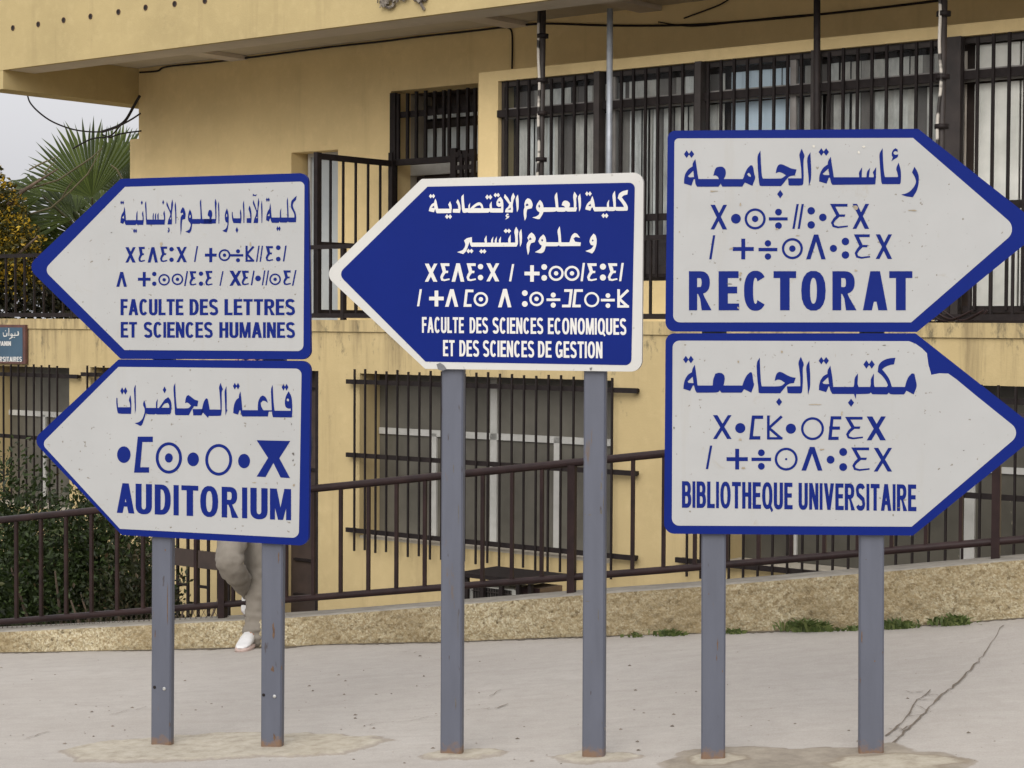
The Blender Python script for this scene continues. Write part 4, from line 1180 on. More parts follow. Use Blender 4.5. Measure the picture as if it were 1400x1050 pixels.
# dirt gathered along the foot of the low wall
M['dirt'] = pmat('dirt_seam', (.16, .13, .09), (.09, .07, .045), 25, .95, .3)
mb = MB(); rnd = random.Random(9); x = -40.0; A_, B_ = [], []
while x < 1440:
    y = interp(KB, x) - 1.2
    k = max(0, noise.noise(Vector((x * .012, 3, 0))) + .25) * 3.6 + .5
    A_.append(gpt(x, y, .004)); B_.append(gpt(x, y + 1.2 + k * rnd.uniform(.4, 1.1), .003)); x += rnd.uniform(2, 5)
n = len(A_); mb.add(A_ + B_, [(i, n + i, n + i + 1, i + 1) for i in range(n - 1)])
tag(mb.build('dirt_seam', M['dirt'], origin=gpt(700, 880)), kind='structure')
M['stone'] = pmat('grit', (.25, .21, .17), (.1, .08, .06), 30, .9)
mb = MB(); rnd = random.Random(5)
for _ in range(170):
    p = gpt(rnd.uniform(0, 1400), 878 + 168 * rnd.random() ** .7, .0)
    if p.y > 9.6 - .39 * p.x: continue
    s_ = rnd.choice([.003, .004, .004, .006, .009])
    vs = [(p.x + s_ * rnd.uniform(.6, 1.4) * math.cos(k * 1.257), p.y + s_ * rnd.uniform(.6, 1.4) * math.sin(k * 1.257), p.z + .001) for k in range(5)] + [(p.x, p.y, p.z + s_ * .7)]
    mb.add(vs, [(k, (k + 1) % 5, 5) for k in range(5)])
tag(mb.build('grit', M['stone'], origin=gpt(700, 950)), kind='stuff')

# weeds at the foot of the wall
M['weed'] = leafmat('weed_leaf', [(0, (.06, .085, .022)), (.5, (.11, .155, .04)), (1, (.2, .23, .08))], 9)
def weed(px, wpx, hpx, n, seed, label):
    rnd = random.Random(seed); m = MB()
    c = gpt(px, interp(KB, px) + 1.5)
    sc_ = c.y / FPX
    for _ in range(int(n * .62)):
        dx = rnd.gauss(0, wpx * .30) * sc_
        b = c + Vector((dx, -.39 * dx + rnd.uniform(-.03, .005), -.006))
        L = hpx * 1.45 * sc_ * rnd.uniform(.45, 1.2) * (1 - .5 * min(1, abs(dx) / (wpx * sc_ + .001)))
        an = rnd.uniform(0, 6.28); le = rnd.uniform(.15, .8)
        d = Vector((math.cos(an) * le, math.sin(an) * le * .6 - .25 * le, 1)).normalized()
        sd_ = d.cross(Vector((0, 1, .2))).normalized() * rnd.uniform(.003, .0085)
        mid = b + d * L * .55; tip = b + d * L + Vector((d.x * L * .35, d.y * L * .3, -L * .25))
        m.add([b - sd_ * .4, b + sd_ * .4, mid + sd_, tip, mid - sd_], [(0, 1, 2, 4), (4, 2, 3)])
    o = m.build('weed', M['weed'], origin=c)
    tag(o, label, 'weed', 'weeds at the foot of the pebbledash wall')
weed(868, 22, 8, 60, 1, 'sparse flat green weed just right of the second post of the blue sign')
weed(917, 34, 11, 150, 2, 'low green weed at the wall foot, left of the RECTORAT posts')
weed(1004, 22, 10, 90, 3, 'small green weed touching the left post of the RECTORAT sign')
weed(1107, 62, 19, 330, 4, 'tallest leafy green weed, midway between the two RECTORAT posts')
weed(1168, 18, 9, 70, 5, 'thin green weed at the left side of the right RECTORAT post')
weed(1228, 44, 15, 220, 6, 'green weed clump just right of the right RECTORAT post')
weed(1302, 42, 17, 240, 7, 'rightmost green grassy weed clump below the railing')
# ------------------------------------------------------------------ the building
YW = 21.8
_r = ray(190, 441); _t = YW / _r.y
P0 = Vector((_r.x * _t, YW, CAMZ))
PB = Plane(P0, (1, -.8))
GZ = -1.6
ROOT_B = (P0.x, P0.y, GZ)
RZB = math.atan2(PB.a.y, PB.a.x)
bld = empty('building', ROOT_B, RZB, 'two-storey yellow building with barred windows and an overhanging roof', 'building')
def U(px, d=0.0, py=441): return PB.at(px, py, d)[0]
def Z(px, py, d=0.0): return PB.at(px, py, d)[1] + CAMZ - GZ
def L3(px, py, d): 
    u, z = PB.at(px, py, d); return Vector((u, -d, z + CAMZ - GZ))
def bwp(u, d, zl): return PB.w(u, zl + GZ - CAMZ, d)      # local -> world
def part(name, mat, fn, parent=None, smooth=False):
    m = MB(); fn(m)
    return m.build(name, mat, parent or bld, smooth)
rect = lambda u0, z0, u1, z1: [(u0, z0), (u1, z0), (u1, z1), (u0, z1)]
loc = lambda u, z, y: (u, y, z)

DG = 1.5                                   # the ground floor stands out by this much under the terrace
FL = Z(300, 436.8, DG)                     # terrace level
ZS = Z(195, 98, 0) + .02                   # underside of the roof slab
UEND = 15.0
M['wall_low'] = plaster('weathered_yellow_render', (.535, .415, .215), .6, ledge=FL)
# --- upper storey
nd = (U(398), U(461.6), Z(430, 206.5))
w2 = (U(533.6), U(652), Z(590, 119.5))
bw = (U(679.5), UEND, Z(679.5, 111.7))
sill = Z(890, 384)
u_bay = U(1306)
up = part('upper_wall', M['wall'], lambda m: plate(m, [rect(0, FL - .3, UEND, ZS + .2)],
    [rect(nd[0], FL, nd[1], nd[2]), rect(w2[0], FL, w2[1], w2[2]),
     rect(bw[0] + .3, FL + .02, UEND - .3, bw[2] - .05)], loc, 0, .3))
part('corner_pilaster', M['wall'], lambda m: m.box(U(177), -.001, .012, .3, FL - .3, Z(183, 190)))
part('side_wall', M['wall'], lambda m: m.box(.0, .3, .302, 9, FL - .3, ZS + .2))
# --- terrace slab and ground floor
gl = {}
def opening(px0, px1, pyt, pxt, pyb, pxb):
    return (U(px0, DG), U(px1, DG), Z(pxt, pyt, DG), Z(pxb, pyb, DG))
gA = opening(-14, 94.5, 502, 60, 695, 60)
gB = opening(123.5, 232, 502, 124, 695, 124)
gD = opening(372, 435.5, 507, 430, 900, 430)
gC = opening(492, 838, 510.5, 492, 738.5, 521)
gR = opening(993, 1460, 527, 1343, 772, 1010)
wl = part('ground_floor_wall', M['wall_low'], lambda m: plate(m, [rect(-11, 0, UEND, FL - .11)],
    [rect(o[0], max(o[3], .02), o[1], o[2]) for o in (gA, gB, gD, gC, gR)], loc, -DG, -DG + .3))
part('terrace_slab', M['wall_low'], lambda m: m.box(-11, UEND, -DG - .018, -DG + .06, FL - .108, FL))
part('terrace_floor', M['terrace'], lambda m: (m.box(-11, -.4, -DG + .061, -.2, FL - .108, FL - .006), m.box(-.4, UEND, -DG + .061, 9, FL - .108, FL - .006)))
part('return_wall', M['wall'], lambda m: m.box(-11, -.4, -.45, -.201, 0, FL - .11))
part('rear_wall', M['wall'], lambda m: m.box(-11, UEND, 8.7, 9, 0, FL - .11))
# --- roof
DF = 1.86
zf = Z(250, 64, DF)
zsoff = ZS + .02
part('roof_slab', M['soffit'], lambda m: m.box(-.32, UEND + .5, -DF + .19, 9.3, zsoff, zsoff + .25))
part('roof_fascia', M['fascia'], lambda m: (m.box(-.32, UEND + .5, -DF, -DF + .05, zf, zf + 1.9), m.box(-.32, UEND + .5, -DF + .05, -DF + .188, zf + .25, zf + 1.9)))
zb_end = Z(190, 143.5, 0)
def endbeam(m):
    m.box(-.32, -.001, -DF + .004, .29, zb_end, zsoff - .002)
part('end_beam', M['fascia'], endbeam)
def soff_beam(px, py, wd=.24):
    u = U(px, 0, py)
    part('soffit_beam', M['beam'], lambda m: m.box(u - wd, u, -DF + .40, -.002, zsoff - .045, zsoff - .002))
for px, py in ((338, 79), (722, 35), (905, 10), (1120, 0)): soff_beam(px, py)
part('edge_beam', M['beam'], lambda m: m.box(.002, UEND, -DF + .052, -DF + .41, zf + .004, zsoff - .004))
M['hole'] = pmat('vent_rust', (.10, .05, .03), (.05, .03, .02), 30, .8)
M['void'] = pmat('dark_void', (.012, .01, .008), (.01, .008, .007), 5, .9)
for x, y in ((50, 107), (147, 93), (244, 77), (347, 63), (454, 46), (558, 29), (669, 15), (785, 3)):
    c = L3(x / 2.8, y / 2.8, DF)
    def vp(m):
        n = 16; ro_, ri = .030, .022; vs = []
        for (r_, yy) in ((ro_, .001), (ro_, -.006), (ri, -.006), (ri, .0)):
            vs += [(c.x + r_ * math.cos(2 * math.pi * k / n), c.y + yy, c.z + r_ * math.sin(2 * math.pi * k / n)) for k in range(n)]
        fs = [(i * n + k, i * n + (k + 1) % n, (i + 1) * n + (k + 1) % n, (i + 1) * n + k) for i in range(3) for k in range(n)]
        m.add(vs, fs); m.cur = 1
        m.add([(c.x + ri * math.cos(2 * math.pi * k / n), c.y - .002, c.z + ri * math.sin(2 * math.pi * k / n)) for k in range(n)], [tuple(range(n))])
    part('vent_pipe', [M['hole'], M['void']], vp)

OB = .8                    # the glazed bay stands forward of the wall by this much
def UU(px, d=0.0, py=441): return U(px, d + OB, py)
def ZZ(px, py, d=0.0): return Z(px, py, d + OB)
def partB(name, mat, fn, parent=None, smooth=False):
    m = MB(); fn(m)
    dy = .1 if name in ('blind', 'window_pane', 'shutter', 'window_backing', 'window_frame', 'lower_panel', 'window') else 0
    m.v = [(x, y - OB - dy, z) for x, y, z in m.v]
    return m.build(name, mat, parent or bld, smooth)
bw = (UU(679.5), UEND, ZZ(679.5, 111.7)); sill = ZZ(890, 384); u_bay = UU(1306)
def surround(m):
    zt = ZZ(660, 99, .02); jl = UU(653, .02); jr = UU(679.5, .02)
    plate(m, [rect(jl, FL, jr, zt), rect(jl, bw[2] + .0, UEND, zt), rect(jl, FL, u_bay - .1, sill)], [], loc, -.02, OB - .002)
partB('window_surround', M['wall'], surround)
# --- upper big window: frame, glass, blinds, grille
def blindmat():
    m, nt, bs = newmat('grey_vertical_blinds')
    g = N(nt, 'ShaderNodeNewGeometry')
    c = ramp(nt, g.outputs['Random Per Island'], [(0, (.12, .095, .08)), (.24, (.22, .18, .15)), (.34, (.78, .69, .58)), (.75, (.9, .82, .71)), (1, (.95, .89, .8))]).outputs[0]
    v = coords(nt)
    c = mix(nt, ramp(nt, noisetex(nt, coords(nt, (3, 3, 1)), 3, 6, .7), [(.35, (.5,) * 3), (.65, (0, 0, 0))]).outputs[0], c, (.12, .1, .085))
    nt.links.new(c, bs.inputs['Base Color']); bs.inputs['Roughness'].default_value = .7
    return m
M['blind'] = blindmat()
M['blind_pale'] = pmat('pale_blue_blind', (.78, .84, .88), (.66, .72, .75), 6, .6, stretch=(1, 1, .2))
M['panel_pale'] = pmat('pale_grey_shutter', (.84, .83, .76), (.6, .6, .54), 2.6, .55, .05, detail=7)
M['bar_brown'] = pmat('weathered_dark_iron', (.045, .034, .03), (.022, .017, .015), 6, .6, .15)
win = partB('window', M['bar_brown'], lambda m: (m.box(bw[0] + .002, bw[0] + .05, .13, .19, sill, bw[2]), m.box(bw[0] + .05, UEND - .3, .13, .19, bw[2] - .05, bw[2] - .002),
    m.box(bw[0] + .05, u_bay, .13, .19, sill + .001, sill + .12)))
zbar = ZZ(800, 145, .05)
rnd = random.Random(11)
def strips(m, u0, u1, z0, z1, w0, w1, yaw=30, cover=1.0):
    u = u0
    while u < u1:
        w_ = min(rnd.uniform(w0, w1), u1 - u + .001)
        a = R(rnd.uniform(-yaw, yaw)); y = .25
        du = w_ * .5
        p, q = u + du - du * math.cos(a) * cover, u + du + du * math.cos(a) * cover
        y0, y1 = y - du * math.sin(a), y + du * math.sin(a)
        if rnd.random() < cover + .5:
            m.add([(p, y0, z0), (q, y1, z0), (q, y1, z1), (p, y0, z1), (p, y0 + .002, z0), (q, y1 + .002, z0), (q, y1 + .002, z1), (p, y0 + .002, z1)],
                  [(0, 1, 2, 3), (7, 6, 5, 4), (0, 3, 7, 4), (1, 5, 6, 2)])
        u += w_
zdark = ZZ(890, 322, .2)
def blinds(m):
    strips(m, bw[0] + .12, UU(975), zdark, zbar - .05, .035, .10)
    strips(m, bw[0] + .12, UU(975), zbar + .06, bw[2] - .09, .05, .10, 20)
    strips(m, UU(1085), u_bay, zdark, zbar - .05, .05, .12)
    strips(m, UU(1085), u_bay, zbar + .06, bw[2] - .09, .08, .13, 15)
partB('blind', M['blind'], blinds, win)
partB('blind', M['blind_pale'], lambda m: (strips(m, UU(985), UU(1080), zdark, zbar - .05, .08, .12, 12), strips(m, UU(985), UU(1080), zbar + .06, bw[2] - .09, .08, .12, 12)), win)
def shut(m):
    u = u_bay + .09
    while u < UEND - .4:
        m.box(u, u + .36, .2, .22, FL + .12, zbar - .06); m.box(u, u + .36, .2, .22, zbar + .05, bw[2] - .06)
        u += .378
partB('shutter', M['panel_pale'], shut, win)
partB('window_pane', M['glass'], lambda m: m.box(bw[0] + .05, u_bay, .155, .159, sill + .12, bw[2] - .05), win)
partB('lower_panel', M['dark_in'], lambda m: m.box(bw[0] + .05, u_bay - .05, .205, .215, sill + .122, zdark - .004), win)
partB('window_backing', M['dark_in'], lambda m: m.box(bw[0] + .01, UEND - .31, .31, .33, FL, bw[2]), win)
def mull(m):
    for px in (848, 1094):
        u = UU(px, -.15, 120); m.box(u - .028, u + .028, .135, .185, sill + .12, bw[2] - .05)
    m.box(bw[0] + .05, UEND - .3, .137, .183, zbar - .045, zbar + .05)
partB('window_frame', pmat('grey_metal_frame', (.3, .28, .26), (.2, .18, .165), 5, .5), mull, win)
def bars(m):
    u = UU(694, .03, 200); k = 0
    while u < UEND - .35:
        zb = sill + .03 if u < u_bay else FL + .1
        m.box(u - .0105, u + .0105, -.053, -.03, zb, bw[2] + rnd.uniform(-.03, -.005)); u += .1272
    m.box(bw[0] + .01, UEND - .35, -.029, .005, zbar - .035, zbar + .03)
    z2 = ZZ(890, 297, .03); m.box(bw[0] + .01, UEND - .35, -.029, .005, z2 - .03, z2 + .03)
    m.box(bw[0] + .01, u_bay - .1, -.029, .003, sill + .03, sill + .06)
    m.box(u_bay + .07, UEND - .35, -.029, .005, FL + .08, FL + .13)
partB('window_grille', M['black'], bars, win)
for px, wd in ((822, .06), (960, .06), (1118, .05)):
    u = UU(px, 0, 150); partB('grille_post', M['bar_brown'], lambda m: m.box(u - wd / 2, u + wd / 2, -.075, .02, sill - .02, bw[2] - .004), win)
partB('grille_post', M['bar_brown'], lambda m: m.box(u_bay - .1, u_bay + .05, -.07, .0, FL + .01, bw[2] - .004), win)

# --- barred doorway window left of the big one
dw = part('doorway', M['dark_in'], lambda m: (m.box(w2[0] + .004, w2[1] - .004, .62, .66, FL + .002, w2[2]), m.box(w2[0] - .3, w2[1] + .2, .31, .66, w2[2] + .002, w2[2] + .06)))
part('reveal', M['slab'], lambda m: (m.box(w2[0] - .05, w2[0] - .002, .302, .62, FL, w2[2]), m.box(w2[1] + .002, w2[1] + .05, .302, .62, FL, w2[2])), dw)
zl = Z(590, 153, .0)
u1 = U(560, -.5, 150); um = U(582, -.5, 150)
part('door_frame', M['bar_brown'], lambda m: (m.box(u1, um, .52, .6, FL, w2[2] - .1), m.box(um, w2[1], .53, .6, w2[2] - .17, w2[2] - .1), m.box(um, w2[1], .53, .6, zl - .1, zl - .02)), dw)
part('window_pane', M['pane_sky_painted'], lambda m: (m.box(um + .02, w2[1], .505, .518, zl + .0, w2[2] - .17), m.box(um + .02, w2[1], .505, .518, Z(590, 216, 0), zl - .1)), dw)
def wbars2(m):
    zb = Z(590, 218, .0); zt = w2[2] - .02
    m.box(w2[0] + .001, w2[0] + .075, -.02, .02, FL, zt)
    for x in (313, 400, 485, 573, 662, 748, 800, 885, 975, 1046):
        u = U(500 + x / 7, 0, 160); m.box(u - .014, u + .014, -.012, .016, zb, zt - rnd.uniform(0, .03))
    m.box(w2[0] + .075, w2[1], .017, .04, zl - .03, zl + .03)
    m.box(w2[0] + .075, w2[1], -.03, .03, zb - .04, zb + .02)
part('window_grille', M['black'], wbars2, dw)
zq = Z(590, 226, .0)
part('door_lintel', M['white_frame'], lambda m: (m.box(U(548, -.3, 230), w2[1], .3, .36, zq - .06, zq + .05), m.box(U(548, -.3, 230), U(558, -.3, 230), .3, .36, FL, zq - .06)), dw)
part('door_leaf', M['dark_in'], lambda m: m.box(U(560, -.32, 230), w2[1], .40, .44, FL, zq - .07), dw)
def orn(m):
    a, b = U(618, .02, 220), U(651, .02, 220); zt = Z(634, 202, .02)
    m.box(a, a + .07, -.05, -.02, FL, zt); m.box(b - .04, b, -.05, -.02, FL, zt - .03)
    for i in range(7):
        u = a + .07 + (b - a - .11) * i / 7
        m.box(u, u + (b - a) / 8, -.048, -.024, zt - .09 + .02 * math.sin(i * 1.9), zt - .04 + .022 * math.sin(i * 2.3))
    for zz in (zt - .19, zt - .36): m.box(a, b, -.046, -.022, zz - .025, zz + .02)
    for k in (1, 2): 
        u = a + .07 + (b - a - .11) * k / 3; m.box(u - .018, u + .018, -.05, -.018, FL, zt - .06)
    m.box(a + .05, b - .03, -.04, -.03, FL, zt - .37)
part('iron_gate', M['black'], orn, dw)
# --- pale door in a niche, and the open barred gate
ndp = part('door', M['door_blue'], lambda m: m.box(U(425, -.2, 300), nd[1] + .02, .22, .26, FL, nd[2] - .04))
part('door_frame', M['white_frame'], lambda m: (m.box(U(420, -.18, 300), U(425, -.2, 300), .19, .26, FL, nd[2] - .04), m.box(U(420, -.18, 300), nd[1] + .02, .19, .26, nd[2] - .04, nd[2] + .02)), ndp)
part('door_backing', M['dark_in'], lambda m: m.box(nd[0] - .1, nd[1] + .1, .302, .32, FL, nd[2] + .1), ndp)
uh = U(537, .05, 300); zgt = Z(537, 222, .03)
def gate(m):
    dmax = 1.13; zm = Z(443, 330, dmax)
    m.box(uh - .025, uh + .025, -.09, -.035, FL + .02, zgt + .02); m.box(uh - .025, uh + .025, -dmax - .03, -dmax + .03, FL + .02, zgt + .02)
    m.box(uh - .02, uh + .02, -dmax, -.09, zgt - .045, zgt + .012); m.box(uh - .02, uh + .02, -dmax, -.09, zm - .05, zm); m.box(uh - .02, uh + .02, -dmax, -.09, FL + .05, FL + .1)
    for k in range(1, 6):
        d = -.06 - (dmax - .06) * k / 6; m.box(uh - .01, uh + .01, d - .01, d + .01, FL + .1, zgt - .04)
part('open_gate', M['black'], gate)
part('door_post', M['black'], lambda m: m.box(w2[0] - .004, w2[0] + .05, -.034, -.021, FL + .01, zgt + .1))

# --- terrace railing
DR = 1.40
zrt = Z(430, 338, DR); zrb = Z(50, 430.5, DR)
tr_ = part('terrace_railing', M['black'], lambda m: m.box(-10.5, UEND - .4, -DR - .02, -DR + .02, zrt - .02, zrt + .02))
part('bottom_rail', M['black'], lambda m: m.box(-10.5, UEND - .4, -DR - .02, -DR + .02, zrb - .022, zrb + .022), tr_)
u = -3.4; k = 0
while u < 13.1:
    if k % 12 == 0: part('railing_post', M['black'], lambda m: m.box(u - .02, u + .02, -DR - .023, -DR + .023, FL, zrt - .021), tr_)
    else: part('baluster', M['black'], lambda m: m.box(u - .009, u + .009, -DR - .011, -DR + .011, zrb + .021, zrt - .021), tr_)
    u += .166; k += 1
# --- ground floor windows
DP = DG - .28
def gwindow(o, frames, panes, bars_px, hz, label=None, mat=None, ext=.16, vext=.06):
    wdw = part('window', M['white_frame'], lambda m: [m.box(U(a, DP, 600), U(b, DP, 600), -DP - .03, -DP + .03, Z(a, yb, DP), Z(a, yt, DP)) for a, yt, b, yb in frames])
    if label: wdw['label'] = label
    part('window_pane', mat or M['pane_dark'], lambda m: m.box(o[0] + .003, o[1] - .003, -DP - .008, -DP + .008, max(o[3], .03), o[2]), wdw)
    part('window_sill', M['slab'], lambda m: m.box(o[0] + .002, o[1] - .002, -DG + .003, -DP - .04, max(o[3], .03), max(o[3], .03) + .025), wdw)
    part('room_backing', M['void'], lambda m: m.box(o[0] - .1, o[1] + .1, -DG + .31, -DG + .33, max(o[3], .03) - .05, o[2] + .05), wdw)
    def gr(m):
        dg = DG + .09
        u0, u1, st, zt, zb = bars_px
        u = u0
        while u <= u1 + .01:
            m.box(u - .008, u + .008, -dg - .008, -dg + .008, zb + rnd.uniform(-.015, .015), zt + rnd.uniform(-.012, .012)); u += st
        for z in hz: m.box(u0 - .12, u1 + .2, -dg + .009, -dg + .03, z - .021, z + .021); m.box(u0 - .1, u0 - .06, -dg + .03, -DG, z - .015, z + .015); m.box(u1 + .13, u1 + .17, -dg + .03, -DG, z - .015, z + .015)
    part('window_grille', M['black'], gr, wdw)
    return wdw
dg = DG + .09
gwindow(gC, [(521, 584, 840, 592.5), (592, 592, 599.5, 737), (673, 512, 682, 748), (760, 597, 769, 757), (521, 733, 840, 739.5)], None,
        (U(484.6, dg, 620), U(842, dg, 620), .1325, Z(484, 505.5, dg), Z(484, 752, dg)), [Z(484, 522, dg), Z(484, 622.5, dg), Z(484, 725.5, dg)])
gwindow(gR, [(1085, 530, 1093, 775), (1317, 610, 1336, 770), (1000, 618, 1440, 626)], None,
        (U(940, dg, 640), U(1450, dg, 640), .132, Z(1343, 527, dg), Z(1010, 798, dg)), [Z(1378, 549, dg), Z(1378, 681, dg), Z(927, 766, dg)], mat=M['pane_spots'])
gwindow(gA, [(-2, 559, 94, 566), (60, 567, 65, 692), (4, 510, 10, 692)], None,
        (U(5, dg, 600), U(88, dg, 600), .133, Z(60, 500, dg), Z(60, 700, dg)), [Z(60, 513.5, dg), Z(20, 597, dg)])
gwindow(gB, [(128, 565, 230, 572), (180, 573, 186, 692)], None,
        (U(119.5, dg, 600), U(225, dg, 600), .133, Z(120, 499, dg), Z(120, 700, dg)), [Z(120, 512, dg), Z(120, 597, dg)])
dr = part('entrance_door', M['dark_in'], lambda m: m.box(gD[0], gD[1], -DP - .02, -DP + .02, .03, gD[2]))
def drp(m):
    m.box(gD[0] + .003, gD[0] + .06, -DG + .02, -DG + .07, .03, gD[2] - .003); m.box(gD[1] - .06, gD[1] - .003, -DG + .02, -DG + .07, .03, gD[2] - .003)
    for y in (530, 640, 764, 812): 
        z = Z(410, y, DP); m.box(gD[0] + .06, gD[1] - .06, -DP - .05, -DP - .021, z - .012, z + .012)
part('door_frame', M['black'], drp, dr)
# --- cables
def cable(name, pts, r, mat=M['black'], world=False):
    P = [Vector(p) for p in pts]; O = []
    for i in range(len(P) - 1):
        p0 = P[max(i - 1, 0)]; p1 = P[i]; p2 = P[i + 1]; p3 = P[min(i + 2, len(P) - 1)]
        for k in range(6):
            t = k / 6
            O.append(.5 * ((2 * p1) + (p2 - p0) * t + (2 * p0 - 5 * p1 + 4 * p2 - p3) * t * t + (3 * p1 - p0 - 3 * p2 + p3) * t ** 3))
    O.append(P[-1])
    m = MB(); m.tube(O, r, 6)
    return m.build(name, mat, bld)
Lp = lambda lst, d: [L3(x, y, d) for x, y in lst]
cable('cable', Lp([(191, 99), (215, 97), (229, 91), (290, 85), (350, 77.5), (450, 64.5), (520, 57), (575, 50), (640, 43), (690, 37), (730, 33), (760, 32.5), (840, 35), (945, 34), (1040, 27), (1117, 20), (1200, 11), (1290, 0)], .03), .011)
cable('cable', Lp([(683, 38), (694, 38), (699.5, 43), (700.5, 60), (700, 94)], .02), .009)
cable('cable', Lp([(900, 30), (945, 36), (1010, 30), (1060, 24), (1180, 14)], .02), .006)
cable('cable', Lp([(935, 25), (965, 14), (985, 6), (998, -2)], .04), .007)
cable('hanging_cable', Lp([(37, 126), (41, 140), (55, 155), (75, 168), (105, 178), (140, 180), (163, 172), (180, 163), (192, 155)], 1.2), .009)
cable('hanging_cable', Lp([(191, 131), (183, 145), (172, 164), (160, 173), (140, 180)], .5), .016)
cable('hanging_cable', Lp([(140, 184), (150, 188), (158, 185), (170, 182), (193, 179)], .5), .009)
cable('hanging_cable', Lp([(165, 171), (150, 186), (125, 190), (100, 203)], .6), .009)
for i, (a, b, c) in enumerate((((1278, 425), (1300, 436), (1330, 424)), ((1290, 425), (1315, 438), (1345, 424)), ((1268, 424), (1285, 437), (1305, 438)), ((1330, 438), (1342, 432), (1350, 424)))):
    cable('loose_cable', Lp([a, b, c], DG - .06 - .01 * i), .007, M['rail'])
# old broken lamp with its wiring on the fascia
M['oldlamp'] = pmat('broken_lamp', (.3, .26, .21), (.06, .045, .035), 22, .7, .4)
def lampbits(m):
    rr = random.Random(4)
    c = L3(536, 4, DF)
    pts = [(c.x + .055 * math.cos(t * .6), c.y - .03, c.z + .045 * math.sin(t * .6)) for t in range(11)]
    m.tube(pts, .014, 6)
    for _ in range(26):
        x = rr.uniform(518, 582); y = rr.uniform(-4, 9) if x < 550 else rr.uniform(-4, 5)
        p = L3(x, y, DF + .02); q = p + Vector((rr.uniform(-.07, .07), rr.uniform(-.03, .01), rr.uniform(-.06, .06)))
        m.tube([p, (p + q) / 2 + Vector((0, -.02, .02)), q], rr.choice([.006, .009, .014, .02]), 5)
part('broken_lamp', M['oldlamp'], lampbits)

# ------------------------------------------------------------------ poles on the terrace edge
def pole(name, px_t, py_t, px_b, r, mat, label, wraps=0, d=DG - .25, group=None):
    b = bwp(*(lambda v_: (v_.x, d, FL))(L3(px_b, 437, d)))
    t = PB.wp(px_t, py_t, d)
    o = empty(name, b, 0, label, 'pole')
    m = MB(); m.tube([b, t], r, 12); m.build('shaft', mat, o, True, origin=b)
    m = MB(); m.tube([b, b + Vector((0, 0, .012))], r * 2.6, 16); m.build('base_plate', M['black'], o, origin=b)
    if wraps:
        rr = random.Random(wraps); ax = (t - b); n = 90; P = []
        side = Vector((-.9, -.45, 0)).normalized()
        for i in range(n + 1):
            f = i / n; wob = .45 * math.sin(f * 9 + wraps) + .2 * math.sin(f * 31)
            s2 = Matrix.Rotation(wob, 3, 'Z') @ side
            P.append(b + ax * f + s2 * (r + .012))
        m = MB(); m.tube(P, .013, 7); m.build('taped_cable', M['tape'], o, True, origin=b)
        m = MB()
        for i in range(8):
            f = (i + .5 + rr.uniform(-.25, .25)) / 8; c = b + ax * f
            m.tube([c - ax.normalized() * .018, c + ax.normalized() * .018], r + .026, 10)
        m.build('cable_tie', M['black'], o, True, origin=b)
    return o
def tapemat():
    m, nt, bs = newmat('black_and_white_cable')
    v = coords(nt, (1, 1, 2.6))
    c = ramp(nt, noisetex(nt, v, 1.5, 3, .6), [(.47, (.03, .025, .022)), (.5, (.52, .48, .42))]).outputs[0]
    nt.links.new(c, bs.inputs['Base Color']); bs.inputs['Roughness'].default_value = .6
    return m
M['tape'] = tapemat()
pole('pole', 743.5, -60, 737, .026, M['bar_brown'], 'dark pole with a black and white cable taped along it, above the blue sign', 3)
pole('pole', 834, 12, 831.5, .026, M['metal'], 'plain galvanised grey pole with open top, above the blue sign')
pole('pole', 1117, -60, 1117, .027, M['black'], 'plain black pole rising straight behind the middle of the RECTORAT panel')
pole('pole', 1291.5, -60, 1283, .028, M['bar_brown'], 'dark leaning pole with a taped cable, behind the point of the RECTORAT panel', 8)

# ------------------------------------------------------------------ wall sign at far left
ws = empty('wall_sign', PB.wp(0, 497, DG + .03), 0, 'teal wall sign with white lettering on the ground floor wall, cut by the left edge', 'sign')
wo = ws.location
DS = DG + .05
sg = lambda pts: [PB.at(x, y, DS) for x, y in pts]
wt = lambda off: (lambda u, z, y=0: PB.w(u, z, DS + off - y))
zt_, zb_ = Z(30, 444, DS) + GZ - CAMZ, Z(30, 497.5, DS) + GZ - CAMZ
ul, ur = U(-75, DS), U(34.5, DS)
M['teal'] = pmat('teal_sign_paint', (.055, .105, .155), (.04, .08, .12), 3, .45)
M['redwood'] = pmat('red_brown_sign_frame', (.13, .055, .045), (.07, .035, .03), 8, .6)
m = MB(); plate(m, [rect(ul, zb_, ur, zt_)], [], lambda u, z, y: PB.w(u, z, DS - y), 0, .03); m.build('sign_board', M['redwood'], ws, origin=wo)
fw = .045
m = MB(); sheet(m, [rect(ul + fw, zb_ + .03, ur - fw, zt_ - .03)], [], lambda u, z: PB.w(u, z, DS + .003)); m.build('sign_face', M['teal'], ws, origin=wo)
v = View(0, 420, 140)
def wl_text(name, groups):
    m = MB()
    for vw, P, H in groups:
        f = lambda q: PB.at(*vw(q), DS)
        sheet(m, [[f(q) for q in p] for p in P], [[f(q) for q in p] for p in H], lambda u, z: PB.w(u, z, DS + .006))
    m.build(name, M['white_l'], ws, origin=wo)
P, H = T("""245,330 258,330 268,358 264,385 240,392 205,392 205,378 240,378 250,368;
208,345 216,350 214,392 160,392 165,380 205,380;d182,412 9,9;d205,412 9,9;
160,358 178,365 178,400 165,425 135,440 130,430 155,415 165,398 148,392 148,370;h158,368 168,372 166,384 156,382;
122,290 132,285 134,392 122,392;d82,322 8,8;46,345 56,345 56,378 70,390 92,385 98,350 106,350 108,385 95,402 62,405 48,392""")
wl_text('arabic_lettering', [(v, P, H)])
a = (-900, 310, 462, 466, 528, 528); b = (-900, 305, 676, 678, 744, 746)
